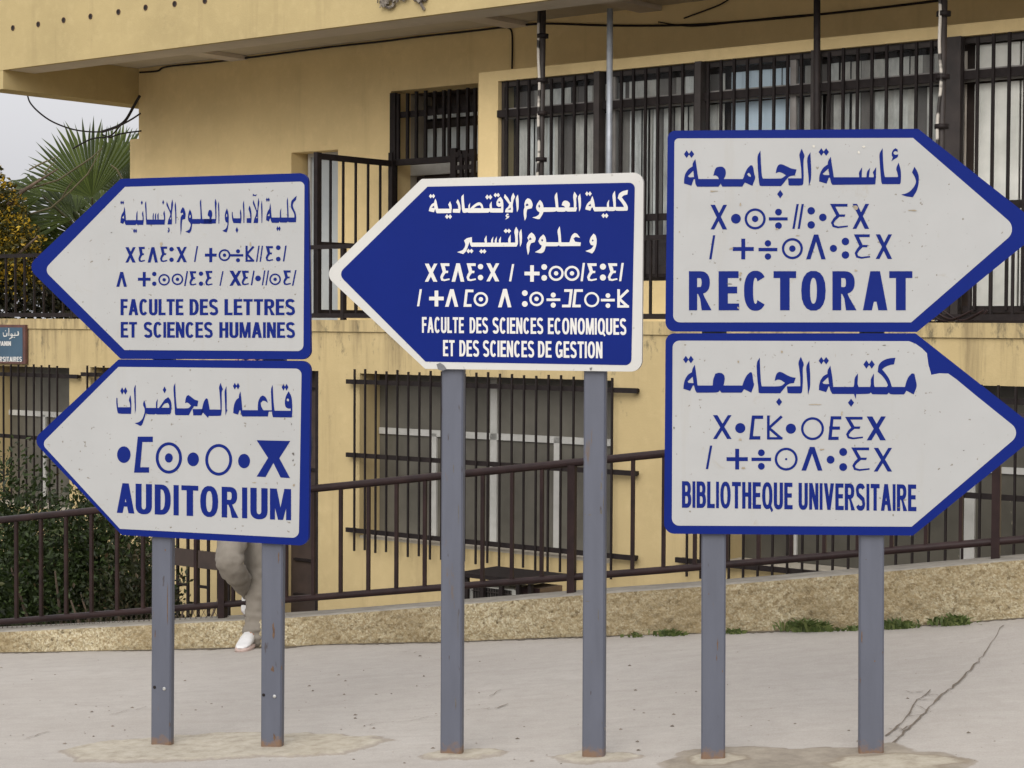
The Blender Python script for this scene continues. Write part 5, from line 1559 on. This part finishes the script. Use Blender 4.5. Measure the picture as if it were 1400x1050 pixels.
wl_text('latin_lettering', wgroups(v, [('DIWANIN', -95, 156) + a]) + wgroups(v, [('UNIVERSITAIRES', -170, 305) + b]))

# ------------------------------------------------------------------ things in the yard behind the low wall
YD = 2.5
fz_ = empty('metal_fence', PB.w(U(255, YD), GZ - CAMZ, YD), 0, 'dark metal lattice fence with a solid band, behind the left signpost', 'fence')
fo = fz_.location
def fbars(m):
    W_ = lambda x, y: PB.wp(x, y, YD)
    a = PB.a
    vxs = [201, 215, 229, 243, 257, 271, 285, 299, 313]
    for x in vxs:
        t = W_(x, 728); b_ = Vector((t.x, t.y, GZ)); m.bar(b_, t, .026, .02, side=a)
    for i in range(len(vxs) - 1):
        for y in ((799.5, 849, 900, 950) if i % 2 else (824, 875, 925)):
            p, q = W_(vxs[i], 800), W_(vxs[i + 1], 800); z = W_(257, y).z
            m.bar(Vector((p.x, p.y, z)), Vector((q.x, q.y, z)), .026, .018, side=(0, 0, 1))
    for y in (730,):
        p, q = W_(201, y), W_(313, y); m.bar(Vector((p.x, p.y, q.z)), q, .03, .024, side=(0, 0, 1))
m = MB(); fbars(m); m.build('lattice', M['black'], fz_, origin=fo)
p, q = PB.wp(199, 763, YD + .01), PB.wp(315, 763, YD + .01); zc = PB.wp(260, 763, YD + .01).z
m = MB(); m.bar(Vector((p.x, p.y, zc)), Vector((q.x, q.y, zc)), .16, .03, side=(0, 0, 1)); m.build('band', M['dark_in'], fz_, origin=fo)

YA = 2.35
ac = empty('air_conditioner', PB.w(U(675, YA), GZ - CAMZ, YA), 0, 'white air conditioner unit under a black metal table, behind the blue sign posts', 'air conditioner')
ao = ac.location
M['acwhite'] = pmat('ac_casing', (.55, .54, .5), (.4, .39, .35), 4, .5)
def wbox(m, u0, u1, d0, d1, z0, z1):
    vs = [PB.w(u, z - CAMZ, d) for z in (z0, z1) for d in (d0, d1) for u in (u0, u1)]
    m.add(vs, [(0, 1, 3, 2), (4, 6, 7, 5), (0, 4, 5, 1), (1, 5, 7, 3), (3, 7, 6, 2), (2, 6, 4, 0)])
zt_ = PB.wp(675, 803, YA).z
ua_, ub_ = U(641, YA), U(708, YA)
m = MB(); wbox(m, ua_, ub_, YA - .3, YA, zt_ - .6, zt_); m.build('casing', M['acwhite'], ac, origin=ao)
m = MB()
wbox(m, ua_ + .07, ub_ - .05, YA, YA + .006, zt_ - .56, zt_ - .01)
m.build('fan_opening', M['void'], ac, origin=ao)
m = MB()
for k in range(16): u = ua_ + .07 + (ub_ - ua_ - .12) * k / 15; m.bar(PB.w(u, zt_ - .56 - CAMZ, YA + .012), PB.w(u, zt_ - .01 - CAMZ, YA + .012), .007)
for k in range(5): z = zt_ - .04 - .12 * k; m.bar(PB.w(ua_ + .06, z - CAMZ, YA + .02), PB.w(ub_ - .04, z - CAMZ, YA + .02), .007)
m.build('fan_grille', M['bar_brown'], ac, origin=ao)
m = MB()
for u in (ua_ + .08, ub_ - .08): wbox(m, u - .03, u + .03, YA - .32, YA + .03, GZ, zt_ - .6)
m.build('stand', M['bar_brown'], ac, origin=ao)
wbx = MB(); wbox(wbx, U(713, YA), U(740, YA), YA - .3, YA, GZ, PB.wp(725, 804, YA).z)
wb_o = empty('wooden_crate', PB.w(U(726, YA), GZ - CAMZ, YA), 0, 'brown wooden crate right of the air conditioner unit', 'crate')
M['crate'] = pmat('old_brown_wood', (.17, .11, .065), (.08, .055, .035), 5, .8, .3, stretch=(1, 1, 8))
wbx.build('box', M['crate'], wb_o, origin=wb_o.location)
m = MB(); z = PB.wp(725, 804, YA).z
wbox(m, U(712.5, YA), U(740.5, YA), YA, YA + .012, z - .05, z + .004); wbox(m, U(738.5, YA), U(741, YA), YA + .001, YA + .014, GZ, z - .05)
m.build('edge_batten', M['rail'], wb_o, origin=wb_o.location)
tb = empty('metal_table', PB.w(U(690, YA), GZ - CAMZ, YA + .2), 0, 'black metal table frame standing over the air conditioner unit', 'table')
to = tb.location
zt2 = PB.wp(640, 784, YA + .1).z
m = MB(); wbox(m, U(637, YA), U(738, YA), YA - .42, YA + .1, zt2 - .035, zt2); m.build('table_top', M['black'], tb, origin=to)
for x, d in ((638.5, YA + .08), (660, YA + .08), (686, YA + .08), (709.5, YA + .08), (726, YA + .08)):
    u = U(x, d); m = MB(); wbox(m, u - .018, u + .018, d - .03, d, GZ, zt2 - .036); m.build('table_leg', M['black'], tb, origin=to)
# ------------------------------------------------------------------ planting
def leafcloud(m, blobs, n, size, rnd, flat=.35, shell=.45, aspect=.5):
    """leaf-sized folded faces filling uneven clumps"""
    tot = sum(b[3] * b[4] * b[5] for b in blobs)
    for cx, cy, cz, rx, ry, rz in blobs:
        for _ in range(int(n * rx * ry * rz / tot)):
            d = Vector((rnd.gauss(0, 1), rnd.gauss(0, 1), rnd.gauss(0, 1))).normalized()
            r = (shell + (1 - shell) * rnd.random()) * (1 + .35 * noise.noise(Vector((d.x * 2.2 + cx, d.y * 2.2 + cy, d.z * 2.2 + cz))))
            c = Vector((cx + d.x * rx * r, cy + d.y * ry * r, cz + d.z * rz * r))
            a = (d * .6 + Vector((rnd.uniform(-1, 1), rnd.uniform(-1, 1), rnd.uniform(-.7, .9)))).normalized()
            b = a.cross(Vector((rnd.uniform(-1, 1), rnd.uniform(-1, 1), rnd.uniform(-1, 1)))).normalized()
            s_ = size * rnd.uniform(.5, 1.4); nn = a.cross(b)
            m.add([c - a * s_, c + b * s_ * aspect + nn * s_ * flat * .4, c + a * s_, c - b * s_ * aspect + nn * s_ * flat * .4], [(0, 1, 2), (0, 2, 3)])

M['bark'] = pmat('bark', (.14, .10, .07), (.07, .05, .035), 8, .95, .6, stretch=(1, 1, .3))
M['shrub'] = leafmat('dark_shrub_leaf', [(0, (.016, .024, .008)), (.4, (.028, .043, .011)), (.8, (.042, .066, .016)), (.97, (.062, .092, .024)), (1, (.085, .06, .028))], 1.4)
M['shrub_d'] = leafmat('brown_shrub_leaf', [(0, (.016, .018, .009)), (.5, (.032, .038, .015)), (.85, (.05, .055, .02)), (1, (.085, .055, .03))], 1.4)
def shrub(px, Y, zt, blobs, n, size, seed, mat, label, group=None):
    rnd = random.Random(seed)
    d = ray(px, 441); p = CAM + d * (Y / d.y)
    base = Vector((p.x, Y, GZ))
    o = empty('shrub', base, 0, label, 'shrub', group)
    m = MB(); leafcloud(m, [(p.x + a, Y + b, GZ + c, r1, r2, r3) for a, b, c, r1, r2, r3 in blobs], n, size, rnd)
    leafcloud(m, [(p.x + a, Y + b + .08, GZ + c, r1 * .8, r2 * .7, r3 * .86) for a, b, c, r1, r2, r3 in blobs], 2600, .055, rnd, shell=.0)
    m.build('foliage', mat, o, origin=base)
    m = MB()
    for k in range(7):
        an = k * .9; tip = base + Vector((math.cos(an) * .5, math.sin(an) * .35, zt * .8))
        m.tube([base + Vector((math.cos(an) * .08, math.sin(an) * .08, 0)), base + Vector((math.cos(an) * .25, math.sin(an) * .2, zt * .4)), tip], [.03, .02, .006], 6)
    m.build('stem', M['bark'], o, origin=base)
    return o
# shrubs between the low wall and the building, seen through the railing at the left
shrub(20, 13.6, 1.9, [(-.75, .3, 1.15, .75, .6, 1.05), (-.1, 0, 1.3, .6, .5, 1.1), (.1, .3, 1.0, .6, .6, 1.0), (.5, .35, 1.05, .45, .4, 1.05)], 26000, .022, 21, M['shrub'], 'dark green shrub at the far left edge behind the railing', 'shrubs behind the railing')
shrub(112, 13.0, 1.9, [(-.35, 0, 1.0, .5, .5, 1.0), (.2, .1, 1.15, .42, .45, 1.12), (.35, 0, .8, .4, .5, .9), (0, -.1, .7, .6, .5, .8), (-.05, .2, 1.3, .35, .35, .85)], 26000, .021, 22, M['shrub'], 'bushy green shrub under the point of the AUDITORIUM panel', 'shrubs behind the railing')
shrub(196, 12.6, 1.7, [(-.05, 0, .8, .42, .4, .95), (-.3, .2, .7, .4, .4, .8), (.0, -.2, .4, .4, .4, .6)], 16000, .02, 23, M['shrub_d'], 'brownish dark shrub behind the left post of the AUDITORIUM sign', 'shrubs behind the railing')
shrub(95, 12.0, .9, [(-.9, 0, .45, .7, .3, .75), (-.2, 0, .4, .6, .3, .7), (.35, .05, .4, .4, .3, .62)], 16000, .019, 24, M['shrub_d'], 'low tangled brown-green shrub directly behind the railing at left', 'shrubs behind the railing')

# clipped hedge mass behind the terrace railing at far left
def tree_at(px, Y): d = ray(px, 441); p = CAM + d * (Y / d.y); return p
M['hedge'] = leafmat('hedge_leaf', [(0, (.012, .014, .008)), (.6, (.03, .03, .014)), (1, (.05, .045, .02))], 1.2)
q = tree_at(20, 24.2)
hb = Vector((q.x, 24.2, FL + GZ))
hg = Vector((hb.x, hb.y, GZ)); o = empty('hedge', hg, 0, 'dark brown-green hedge behind the terrace railing at far left', 'hedge')
m = MB(); rnd = random.Random(31)
leafcloud(m, [(q.x - 1.6, 24.2, hb.z + .22, 1.0, .5, .4), (q.x - .4, 24.2, hb.z + .2, .8, .5, .38), (q.x + .7, 24.3, hb.z + .22, .8, .5, .4)], 5200, .05, rnd, shell=.1)
m.build('foliage', M['hedge'], o, origin=hg)
m = MB()
for k in range(6): m.tube([hg + Vector((-2 + k * .6, 0, 0)), hb + Vector((-2 + k * .6, .05, .35))], [.03, .012], 6)
m.build('stem', M['bark'], o, origin=hg)

# yellow-flowering tree
M['yel_leaf'] = leafmat('olive_leaf', [(0, (.035, .042, .012)), (.4, (.075, .072, .016)), (.8, (.14, .115, .02)), (1, (.2, .15, .025))], 1.5)
M['yel_flower'] = leafmat('yellow_flower', [(0, (.3, .18, .014)), (.5, (.5, .32, .022)), (1, (.64, .44, .04))], 2.5)
q = tree_at(-22, 24.3); tb_ = Vector((q.x, 24.3, GZ))
o = empty('flowering_tree', tb_, 0, 'olive green tree covered in orange-yellow flowers at the left edge', 'tree')
m = MB(); zc = CAMZ + 1.0
m.tube([tb_, tb_ + Vector((.05, 0, 2.2)), tb_ + Vector((.0, .1, 3.6)), tb_ + Vector((.1, 0, 4.8))], [.13, .1, .075, .03], 10)
rnd = random.Random(41)
for k in range(9):
    an = k * 2.4; h = 2.0 + .3 * k
    s0 = tb_ + Vector((.03, .03, h)); m.tube([s0, s0 + Vector((math.cos(an) * .45, math.sin(an) * .4, .45)), s0 + Vector((math.cos(an) * .9, math.sin(an) * .8, .75))], [.05, .03, .01], 6)
m.build('trunk', M['bark'], o, True, origin=tb_)
bl = [(-1.0, 0, 1.25, .8, .8, .7), (-.35, .1, 1.55, .55, .6, .5), (.1, 0, 1.1, .45, .5, .55), (.35, -.1, .75, .42, .5, .42), (.05, .1, .45, .6, .6, .42), (-.7, 0, .5, .7, .7, .5), (.5, 0, .35, .3, .4, .28), (-.1, .2, 1.75, .28, .3, .22)]
bw_ = [(tb_.x + a, tb_.y + b, CAMZ + c + .16, r1, r2, r3) for a, b, c, r1, r2, r3 in bl]
m = MB(); leafcloud(m, bw_, 26000, .034, rnd); m.build('crown', M['yel_leaf'], o, origin=tb_)
m = MB(); leafcloud(m, [(a, b - .06, c, r1 * 1.02, r2 * 1.02, r3 * 1.02) for a, b, c, r1, r2, r3 in bw_], 9000, .026, rnd, shell=.8); m.build('blossom', M['yel_flower'], o, origin=tb_)

# fan palm
M['palm'] = leafmat('palm_leaf', [(0, (.034, .05, .009)), (.5, (.056, .082, .014)), (1, (.095, .125, .026))], 1.0, .3)
M['palm_dry'] = leafmat('dry_palm_leaf', [(0, (.10, .085, .045)), (.5, (.17, .145, .08)), (1, (.25, .22, .13))], 1.0, .3)
M['petiole'] = pmat('palm_petiole', (.10, .10, .045), (.06, .06, .03), 9, .6)
YPALM = 25.5
pc = tree_at(128, YPALM); pb_ = Vector((pc.x, YPALM, GZ))
palm = empty('fan_palm', pb_, 0, 'fan palm with large pleated leaves beside the building corner', 'palm')
crown = Vector((pc.x, YPALM, CAM.z + (441 - 345) / FPX * YPALM))
m = MB(); n = 26
m.tube([pb_ + (crown - pb_) * (i / n) for i in range(n + 1)], [.2 + .03 * (i % 2) for i in range(n + 1)], 14)
m.build('trunk', M['bark'], palm, origin=pb_)
def frond(hub, axis, normal, Rr, a0, a1, nseg, solid, droop, rnd, mat):
    """costapalmate leaf: pleated inside, free hanging tips outside"""
    axis = Vector(axis).normalized(); normal = Vector(normal); normal = (normal - axis * normal.dot(axis)).normalized(); side = normal.cross(axis)
    m = MB()
    m.tube([crown, (crown + hub) / 2 + Vector((0, 0, .06)), hub], [.022, .018, .012], 6)
    m.cur = 1
    def pt(ang, r, pl, dr):
        d = axis * math.cos(ang) + side * math.sin(ang)
        return hub + d * r + normal * (pl - .12 * Rr * (r / Rr) ** 2 * math.sin(ang) ** 2) + Vector((0, 0, -dr))
    da = (a1 - a0) / nseg
    for i in range(nseg):
        am = a0 + (i + .5) * da
        Rm = Rr * (1 - .22 * (am / 1.9) ** 2) * rnd.uniform(.93, 1.05)
        ri = Rm * solid * rnd.uniform(.92, 1.08); dr = droop * rnd.uniform(.7, 1.4)
        bend = rnd.uniform(-.05, .05)
        fold = .0035
        v = [hub, pt(am - da / 2, ri * .5, -fold, dr * .05), pt(am, ri * .5, fold, dr * .05), pt(am + da / 2, ri * .5, -fold, dr * .05),
             pt(am - da * .48, ri, -fold, dr * .2), pt(am, ri, fold, dr * .2), pt(am + da * .48, ri, -fold, dr * .2),
             pt(am - da * .22 + bend * .5, (ri + Rm) / 2, 0, dr * .5), pt(am + bend * .5, (ri + Rm) / 2, fold * .6, dr * .5), pt(am + da * .22 + bend * .5, (ri + Rm) / 2, 0, dr * .5),
             pt(am + bend, Rm, 0, dr)]
        m.add(v, [(0, 1, 2), (0, 2, 3), (1, 4, 5, 2), (2, 5, 6, 3), (4, 7, 8, 5), (5, 8, 9, 6), (7, 10, 8), (8, 10, 9)])
    return m.build('frond', [M['petiole'], mat], palm, origin=pb_)
rnd = random.Random(51)
def at25(px, py, Y=YPALM):
    d = ray(px, py); return CAM + d * (Y / d.y)
V3 = Vector
frond(at25(126, 270, 25.0), (-.02, 0, 1), (.1, -1, .1), 1.04, R(-46), R(80), 30, .68, .02, rnd, M['palm'])
frond(at25(176, 268, 25.4), (.22, .1, 1), (-.5, -1, .1), .98, R(-75), R(85), 30, .6, .05, rnd, M['palm'])
frond(at25(100, 300, 25.2), (-.9, -.2, .62), (.5, -.75, .6), .95, R(-60), R(66), 26, .62, .30, rnd, M['palm'])
frond(at25(70, 262, 25.9), (-.75, .1, .3), (.2, -.6, .9), .85, R(-70), R(60), 26, .6, .38, rnd, M['palm'])
frond(at25(96, 335, 25.1), (-.8, -.2, -.25), (.3, -1, .3), .85, R(-75), R(75), 28, .6, .25, rnd, M['palm'])
frond(at25(118, 330, 25.6), (-.4, -.2, .2), (.1, -1, .3), .8, R(-80), R(80), 26, .6, .25, rnd, M['palm'])
frond(at25(60, 300, 25.9), (-.6, 0, -.5), (.1, -1, .2), .8, R(-70), R(70), 24, .55, .2, rnd, M['palm'])
frond(at25(170, 320, 25.7), (.7, .2, .1), (-.1, -1, .3), .9, R(-80), R(80), 26, .6, .2, rnd, M['palm'])
frond(at25(140, 300, 26.3), (.15, .5, 1), (0, -1, .3), 1.0, R(-80), R(80), 28, .58, .1, rnd, M['palm'])
frond(at25(105, 290, 26.3), (-.7, .5, .7), (.3, -1, .4), 1.0, R(-75), R(70), 26, .55, .2, rnd, M['palm'])
frond(at25(58, 268, 24.9), (-.8, -.1, .15), (.45, -.8, .5), .78, R(-62), R(58), 24, .6, .32, rnd, M['palm'])
frond(at25(158, 235, 25.9), (.5, .1, 1), (-.2, -1, .2), .8, R(-60), R(60), 22, .6, .1, rnd, M['palm'])
frond(at25(84, 350, 25.3), (-.35, -.1, -1), (0, -1, 0), .6, R(-50), R(50), 16, .5, .05, rnd, M['palm_dry'])
frond(at25(120, 360, 25.3), (.1, -.1, -1), (0, -1, 0), .7, R(-50), R(50), 16, .5, .05, rnd, M['palm_dry'])
# long dry stalks hanging across the crown
m = MB()
for pts in ([(-5, 300), (30, 296), (70, 284), (96, 262), (120, 238), (138, 205)], [(0, 262), (40, 258), (80, 246), (125, 216), (140, 202)], [(40, 232), (60, 222), (80, 214)], [(60, 238), (68, 228), (76, 221)],
            [(152, 226), (160, 232), (168, 246), (172, 262)], [(84, 272), (92, 258), (100, 246)]):
    P = [at25(x, y, 24.6) for x, y in pts]
    m.tube(P, [.012] * (len(P) - 1) + [.005], 5)
m.build('dry_stalk', M['palm_dry'], palm, origin=pb_)

# ------------------------------------------------------------------ person leaning on the railing behind the left signpost
def skin(name, joints, bones, mat, parent, sub=2, origin=None, wrinkle=0, wscale=9, flat=None):
    """joints: name -> (xyz, radius or (rx, ry)); bones: pairs; grown with a Skin modifier and frozen to one mesh"""
    names = list(joints); ix = {k: i for i, k in enumerate(names)}
    me = bpy.data.meshes.new(name)
    me.from_pydata([tuple(joints[k][0]) for k in names], [(ix[a], ix[b]) for a, b in bones], [])
    o = bpy.data.objects.new(name + '_tmp', me); COL.objects.link(o)
    md = o.modifiers.new('s', 'SKIN'); md.use_smooth_shade = True
    sk = me.skin_vertices[0].data
    for k in names:
        r = joints[k][1]; sk[ix[k]].radius = r if isinstance(r, tuple) else (r, r)
    sk[0].use_root = True
    s2 = o.modifiers.new('u', 'SUBSURF'); s2.levels = sub; s2.render_levels = sub
    dg_ = bpy.context.evaluated_depsgraph_get(); ev = o.evaluated_get(dg_)
    nm = bpy.data.meshes.new_from_object(ev)
    bpy.data.objects.remove(o)
    nm.name = name; nm.materials.clear(); nm.materials.append(mat)
    if wrinkle:
        for v_ in nm.vertices:
            p = v_.co; w_ = noise.noise(V3((p.x * wscale, p.y * wscale, p.z * wscale * 1.7))) + .5 * noise.noise(V3((p.x * wscale * 2.3, p.y * wscale * 2.3, p.z * wscale * 3.5 + 4)))
            w_ += 1.3 * max(0, 1 - abs(p.z - .12) / .2) * noise.noise(V3((p.x * 8, p.y * 8, p.z * 46))) + .9 * max(0, 1 - abs(p.z - .5) / .14) * noise.noise(V3((p.x * 14 + p.z * 30, p.y * 8, p.z * 34)))
            v_.co = p + v_.normal * w_ * wrinkle
    for p in nm.polygons: p.use_smooth = True
    o = bpy.data.objects.new(name, nm); COL.objects.link(o)
    if parent: o.parent = parent
    return o
foot = gpt(338, 886)
per = empty('person', foot, 0, 'person in beige trousers and white trainers leaning on the railing, one foot raised behind', 'person')
M['skin'] = pmat('skin', (.36, .21, .14), (.32, .18, .12), 12, .5)
M['trouser'] = pmat('beige_cotton', (.235, .208, .172), (.165, .145, .118), 7, .9, .3, stretch=(1, 1, .5))
M['shirt'] = pmat('dark_jacket_cloth', (.05, .055, .07), (.035, .04, .05), 8, .9, .3)
M['shoe'] = pmat('white_trainer', (.72, .71, .70), (.6, .59, .57), 14, .5, .1)
M['sole'] = pmat('pinkish_sole', (.55, .42, .37), (.45, .34, .3), 14, .7)
M['hair'] = pmat('black_hair', (.015, .012, .01), (.01, .008, .007), 30, .6)
# joints in metres from the standing foot; x right, y away from the viewer
J = dict(pelvis=((.02, .10, .93), (.15, .10)), belly=((.02, .12, 1.07), (.14, .095)), chest=((.02, .14, 1.27), (.165, .11)), neck=((.02, .13, 1.43), .055), head0=((.02, .11, 1.52), (.07, .08)), head1=((.02, .11, 1.60), (.075, .09)), head2=((.02, .115, 1.68), (.05, .06)),
         hl=((-.06, .10, .90), .09), kl=((-.075, -.16, .49), .055), al=((.0, .20, .27), .036), tl=((.0, .245, .20), .03),
         hr=((.10, .10, .90), .09), kr=((.07, .055, .49), .056), ar=((.03, .035, .09), .034), tr=((.0, -.07, .03), .022),
         sl=((-.17, .15, 1.38), .06), el=((-.25, .25, 1.12), .042), wl=((-.2, .30, .90), .028), sr=((.21, .15, 1.38), .06), er=((.29, .25, 1.12), .042), wr=((.25, .30, .90), .028),
         pl=((-.19, .30, .85), (.038, .018)), pr=((.24, .30, .85), (.038, .018)))
BN = [('pelvis', 'belly'), ('belly', 'chest'), ('chest', 'neck'), ('neck', 'head0'), ('head0', 'head1'), ('head1', 'head2'), ('pelvis', 'hl'), ('hl', 'kl'), ('kl', 'al'), ('al', 'tl'), ('pelvis', 'hr'), ('hr', 'kr'), ('kr', 'ar'), ('ar', 'tr'),
      ('chest', 'sl'), ('sl', 'el'), ('el', 'wl'), ('wl', 'pl'), ('chest', 'sr'), ('sr', 'er'), ('er', 'wr'), ('wr', 'pr')]
for s_, px_, x0_ in (('l', 'pl', -.19), ('r', 'pr', .24)):
    for f in range(4):
        xx = x0_ + (f - 1.5) * .019; L_ = (.062, .072, .068, .055)[f]
        J[f'f{s_}{f}a'] = ((xx, .30, .815), .0085); J[f'f{s_}{f}b'] = ((xx + .002, .29, .815 - L_ * .55), .0078); J[f'f{s_}{f}c'] = ((xx + .003, .27, .815 - L_), .0065)
        BN += [(px_, f'f{s_}{f}a'), (f'f{s_}{f}a', f'f{s_}{f}b'), (f'f{s_}{f}b', f'f{s_}{f}c')]
    sg_ = 1 if s_ == 'l' else -1
    J[f'f{s_}ta'] = ((x0_ + sg_ * .042, .28, .85), .01); J[f'f{s_}tb'] = ((x0_ + sg_ * .05, .262, .815), .008); BN += [(px_, f'f{s_}ta'), (f'f{s_}ta', f'f{s_}tb')]
body = skin('body', J, BN, M['skin'], per, 1)
TJ = dict(p=((.02, .10, .97), (.165, .118)), p2=((.02, .10, .88), (.16, .115)), l1=((-.055, .05, .80), (.098, .098)), l2=((-.07, -.06, .64), (.088, .088)), l3=((-.078, -.165, .50), (.078, .08)), l3b=((-.06, -.12, .44), (.075, .07)), l4=((-.03, .04, .36), (.068, .068)), l5=((.0, .17, .29), (.062, .06)), l6=((.005, .215, .265), (.06, .058)),
          r1=((.07, .09, .78), (.10, .10)), r2=((.028, .07, .63), (.097, .09)), r3=((.047, .05, .48), (.072, .076)), r4=((.052, .05, .30), (.066, .07)), r5=((.045, .045, .15), (.062, .07)), r6=((.038, .04, .085), (.064, .075)), r7=((.034, .038, .03), (.066, .082)), r8=((.033, .036, -.002), (.066, .085)))
TB = [('p', 'p2'), ('p2', 'l1'), ('l1', 'l2'), ('l2', 'l3'), ('l3', 'l3b'), ('l3b', 'l4'), ('l4', 'l5'), ('l5', 'l6'), ('p2', 'r1'), ('r1', 'r2'), ('r2', 'r3'), ('r3', 'r4'), ('r4', 'r5'), ('r5', 'r6'), ('r6', 'r7'), ('r7', 'r8')]
skin('trousers', TJ, TB, M['trouser'], per, 3, wrinkle=.010, wscale=15)
SJ = dict(a0=((.02, .105, .84), (.172, .13)), b=((.02, .11, .96), (.168, .122)), c=((.02, .12, 1.08), (.16, .115)), d=((.02, .14, 1.27), (.185, .128)), n=((.02, .135, 1.41), (.075, .07)), sl=((-.17, .15, 1.37), .075), el=((-.25, .25, 1.12), .058), wl=((-.205, .295, .935), .043), sr=((.21, .15, 1.37), .075), er=((.29, .25, 1.12), .058), wr=((.255, .295, .935), .043))
skin('jacket', SJ, [('a0', 'b'), ('b', 'c'), ('c', 'd'), ('d', 'n'), ('d', 'sl'), ('sl', 'el'), ('el', 'wl'), ('d', 'sr'), ('sr', 'er'), ('er', 'wr')], M['shirt'], per, 2, wrinkle=.008)
skin('hair', dict(a=((.02, .145, 1.60), (.078, .08)), b=((.02, .13, 1.70), (.072, .085)), c=((.02, .17, 1.53), (.06, .05))), [('a', 'b'), ('a', 'c')], M['hair'], per, 2)
fm = MB()      # face: eyes, nose, mouth, ears
for sx in (-1, 1):
    c = V3((.02 + sx * .032, .025, 1.60)); fm.cur = 0
    fm.tube([c + V3((-.014, 0, 0)), c + V3((0, -.006, 0)), c + V3((.014, 0, 0))], [.003, .008, .003], 8)
    fm.cur = 1; e_ = V3((.02 + sx * .084, .115, 1.59)); fm.tube([e_ + V3((0, 0, -.03)), e_ + V3((sx * .012, 0, 0)), e_ + V3((0, .005, .03))], [.006, .012, .007], 8)
fm.cur = 1; fm.tube([(.02, .028, 1.60), (.02, .012, 1.565), (.02, .03, 1.552)], [.008, .014, .009], 8)
fm.cur = 2; fm.tube([(-.004, .034, 1.522), (.02, .026, 1.520), (.044, .034, 1.522)], [.002, .006, .002], 8)
fm.build('face', [M['void'], M['skin'], M['sole']], per, True)
def shoe(m, base, fwd, up_, L_=.26):
    f = V3(fwd).normalized(); u_ = V3(up_); u_ = (u_ - f * u_.dot(f)).normalized(); s_ = f.cross(u_)
    prof = [(-.30, .040, .030, .085), (-.24, .046, .034, .10), (-.10, .044, .036, .095), (.08, .042, .042, .095), (.25, .036, .046, .078), (.48, .025, .047, .048), (.62, .018, .038, .040), (.70, .012, .018, .028)]
    n = 12; vs = []
    for t, _, w_, h in prof:
        for k in range(n):
            an = 2 * math.pi * k / n; x = .88 * math.copysign(abs(math.cos(an)) ** .8, math.cos(an)); y = math.sin(an)
            vs.append(base + f * (t * L_) + s_ * (w_ * x) + u_ * (.018 + (h - .018) * (y * .5 + .5)))
    fs = [(i * n + k, i * n + (k + 1) % n, (i + 1) * n + (k + 1) % n, (i + 1) * n + k) for i in range(len(prof) - 1) for k in range(n)] + [tuple(range(n - 1, -1, -1)), tuple((len(prof) - 1) * n + k for k in range(n))]
    m.cur = 0; m.add(vs, fs)
    m.cur = 1; ol = [(t * L_, w_ * .94) for t, _, w_, h in prof]
    P = [base + f * a + s_ * b for a, b in ol] + [base + f * a - s_ * b for a, b in reversed(ol)]
    n = len(P); m.add(P + [p + u_ * .024 for p in P], [tuple(range(n - 1, -1, -1)), tuple(range(n, 2 * n))] + [(i, (i + 1) % n, n + (i + 1) % n, n + i) for i in range(n)])
for base, f, u_ in (((.012, .02, .002), (-.16, -1, 0), (0, 0, 1)), ((-.008, .255, .315), (-.1, -.42, -.9), (.05, -.9, .42))):
    m = MB(); shoe(m, V3(base), f, u_); o = m.build('shoe', [M['shoe'], M['sole']], per, True)
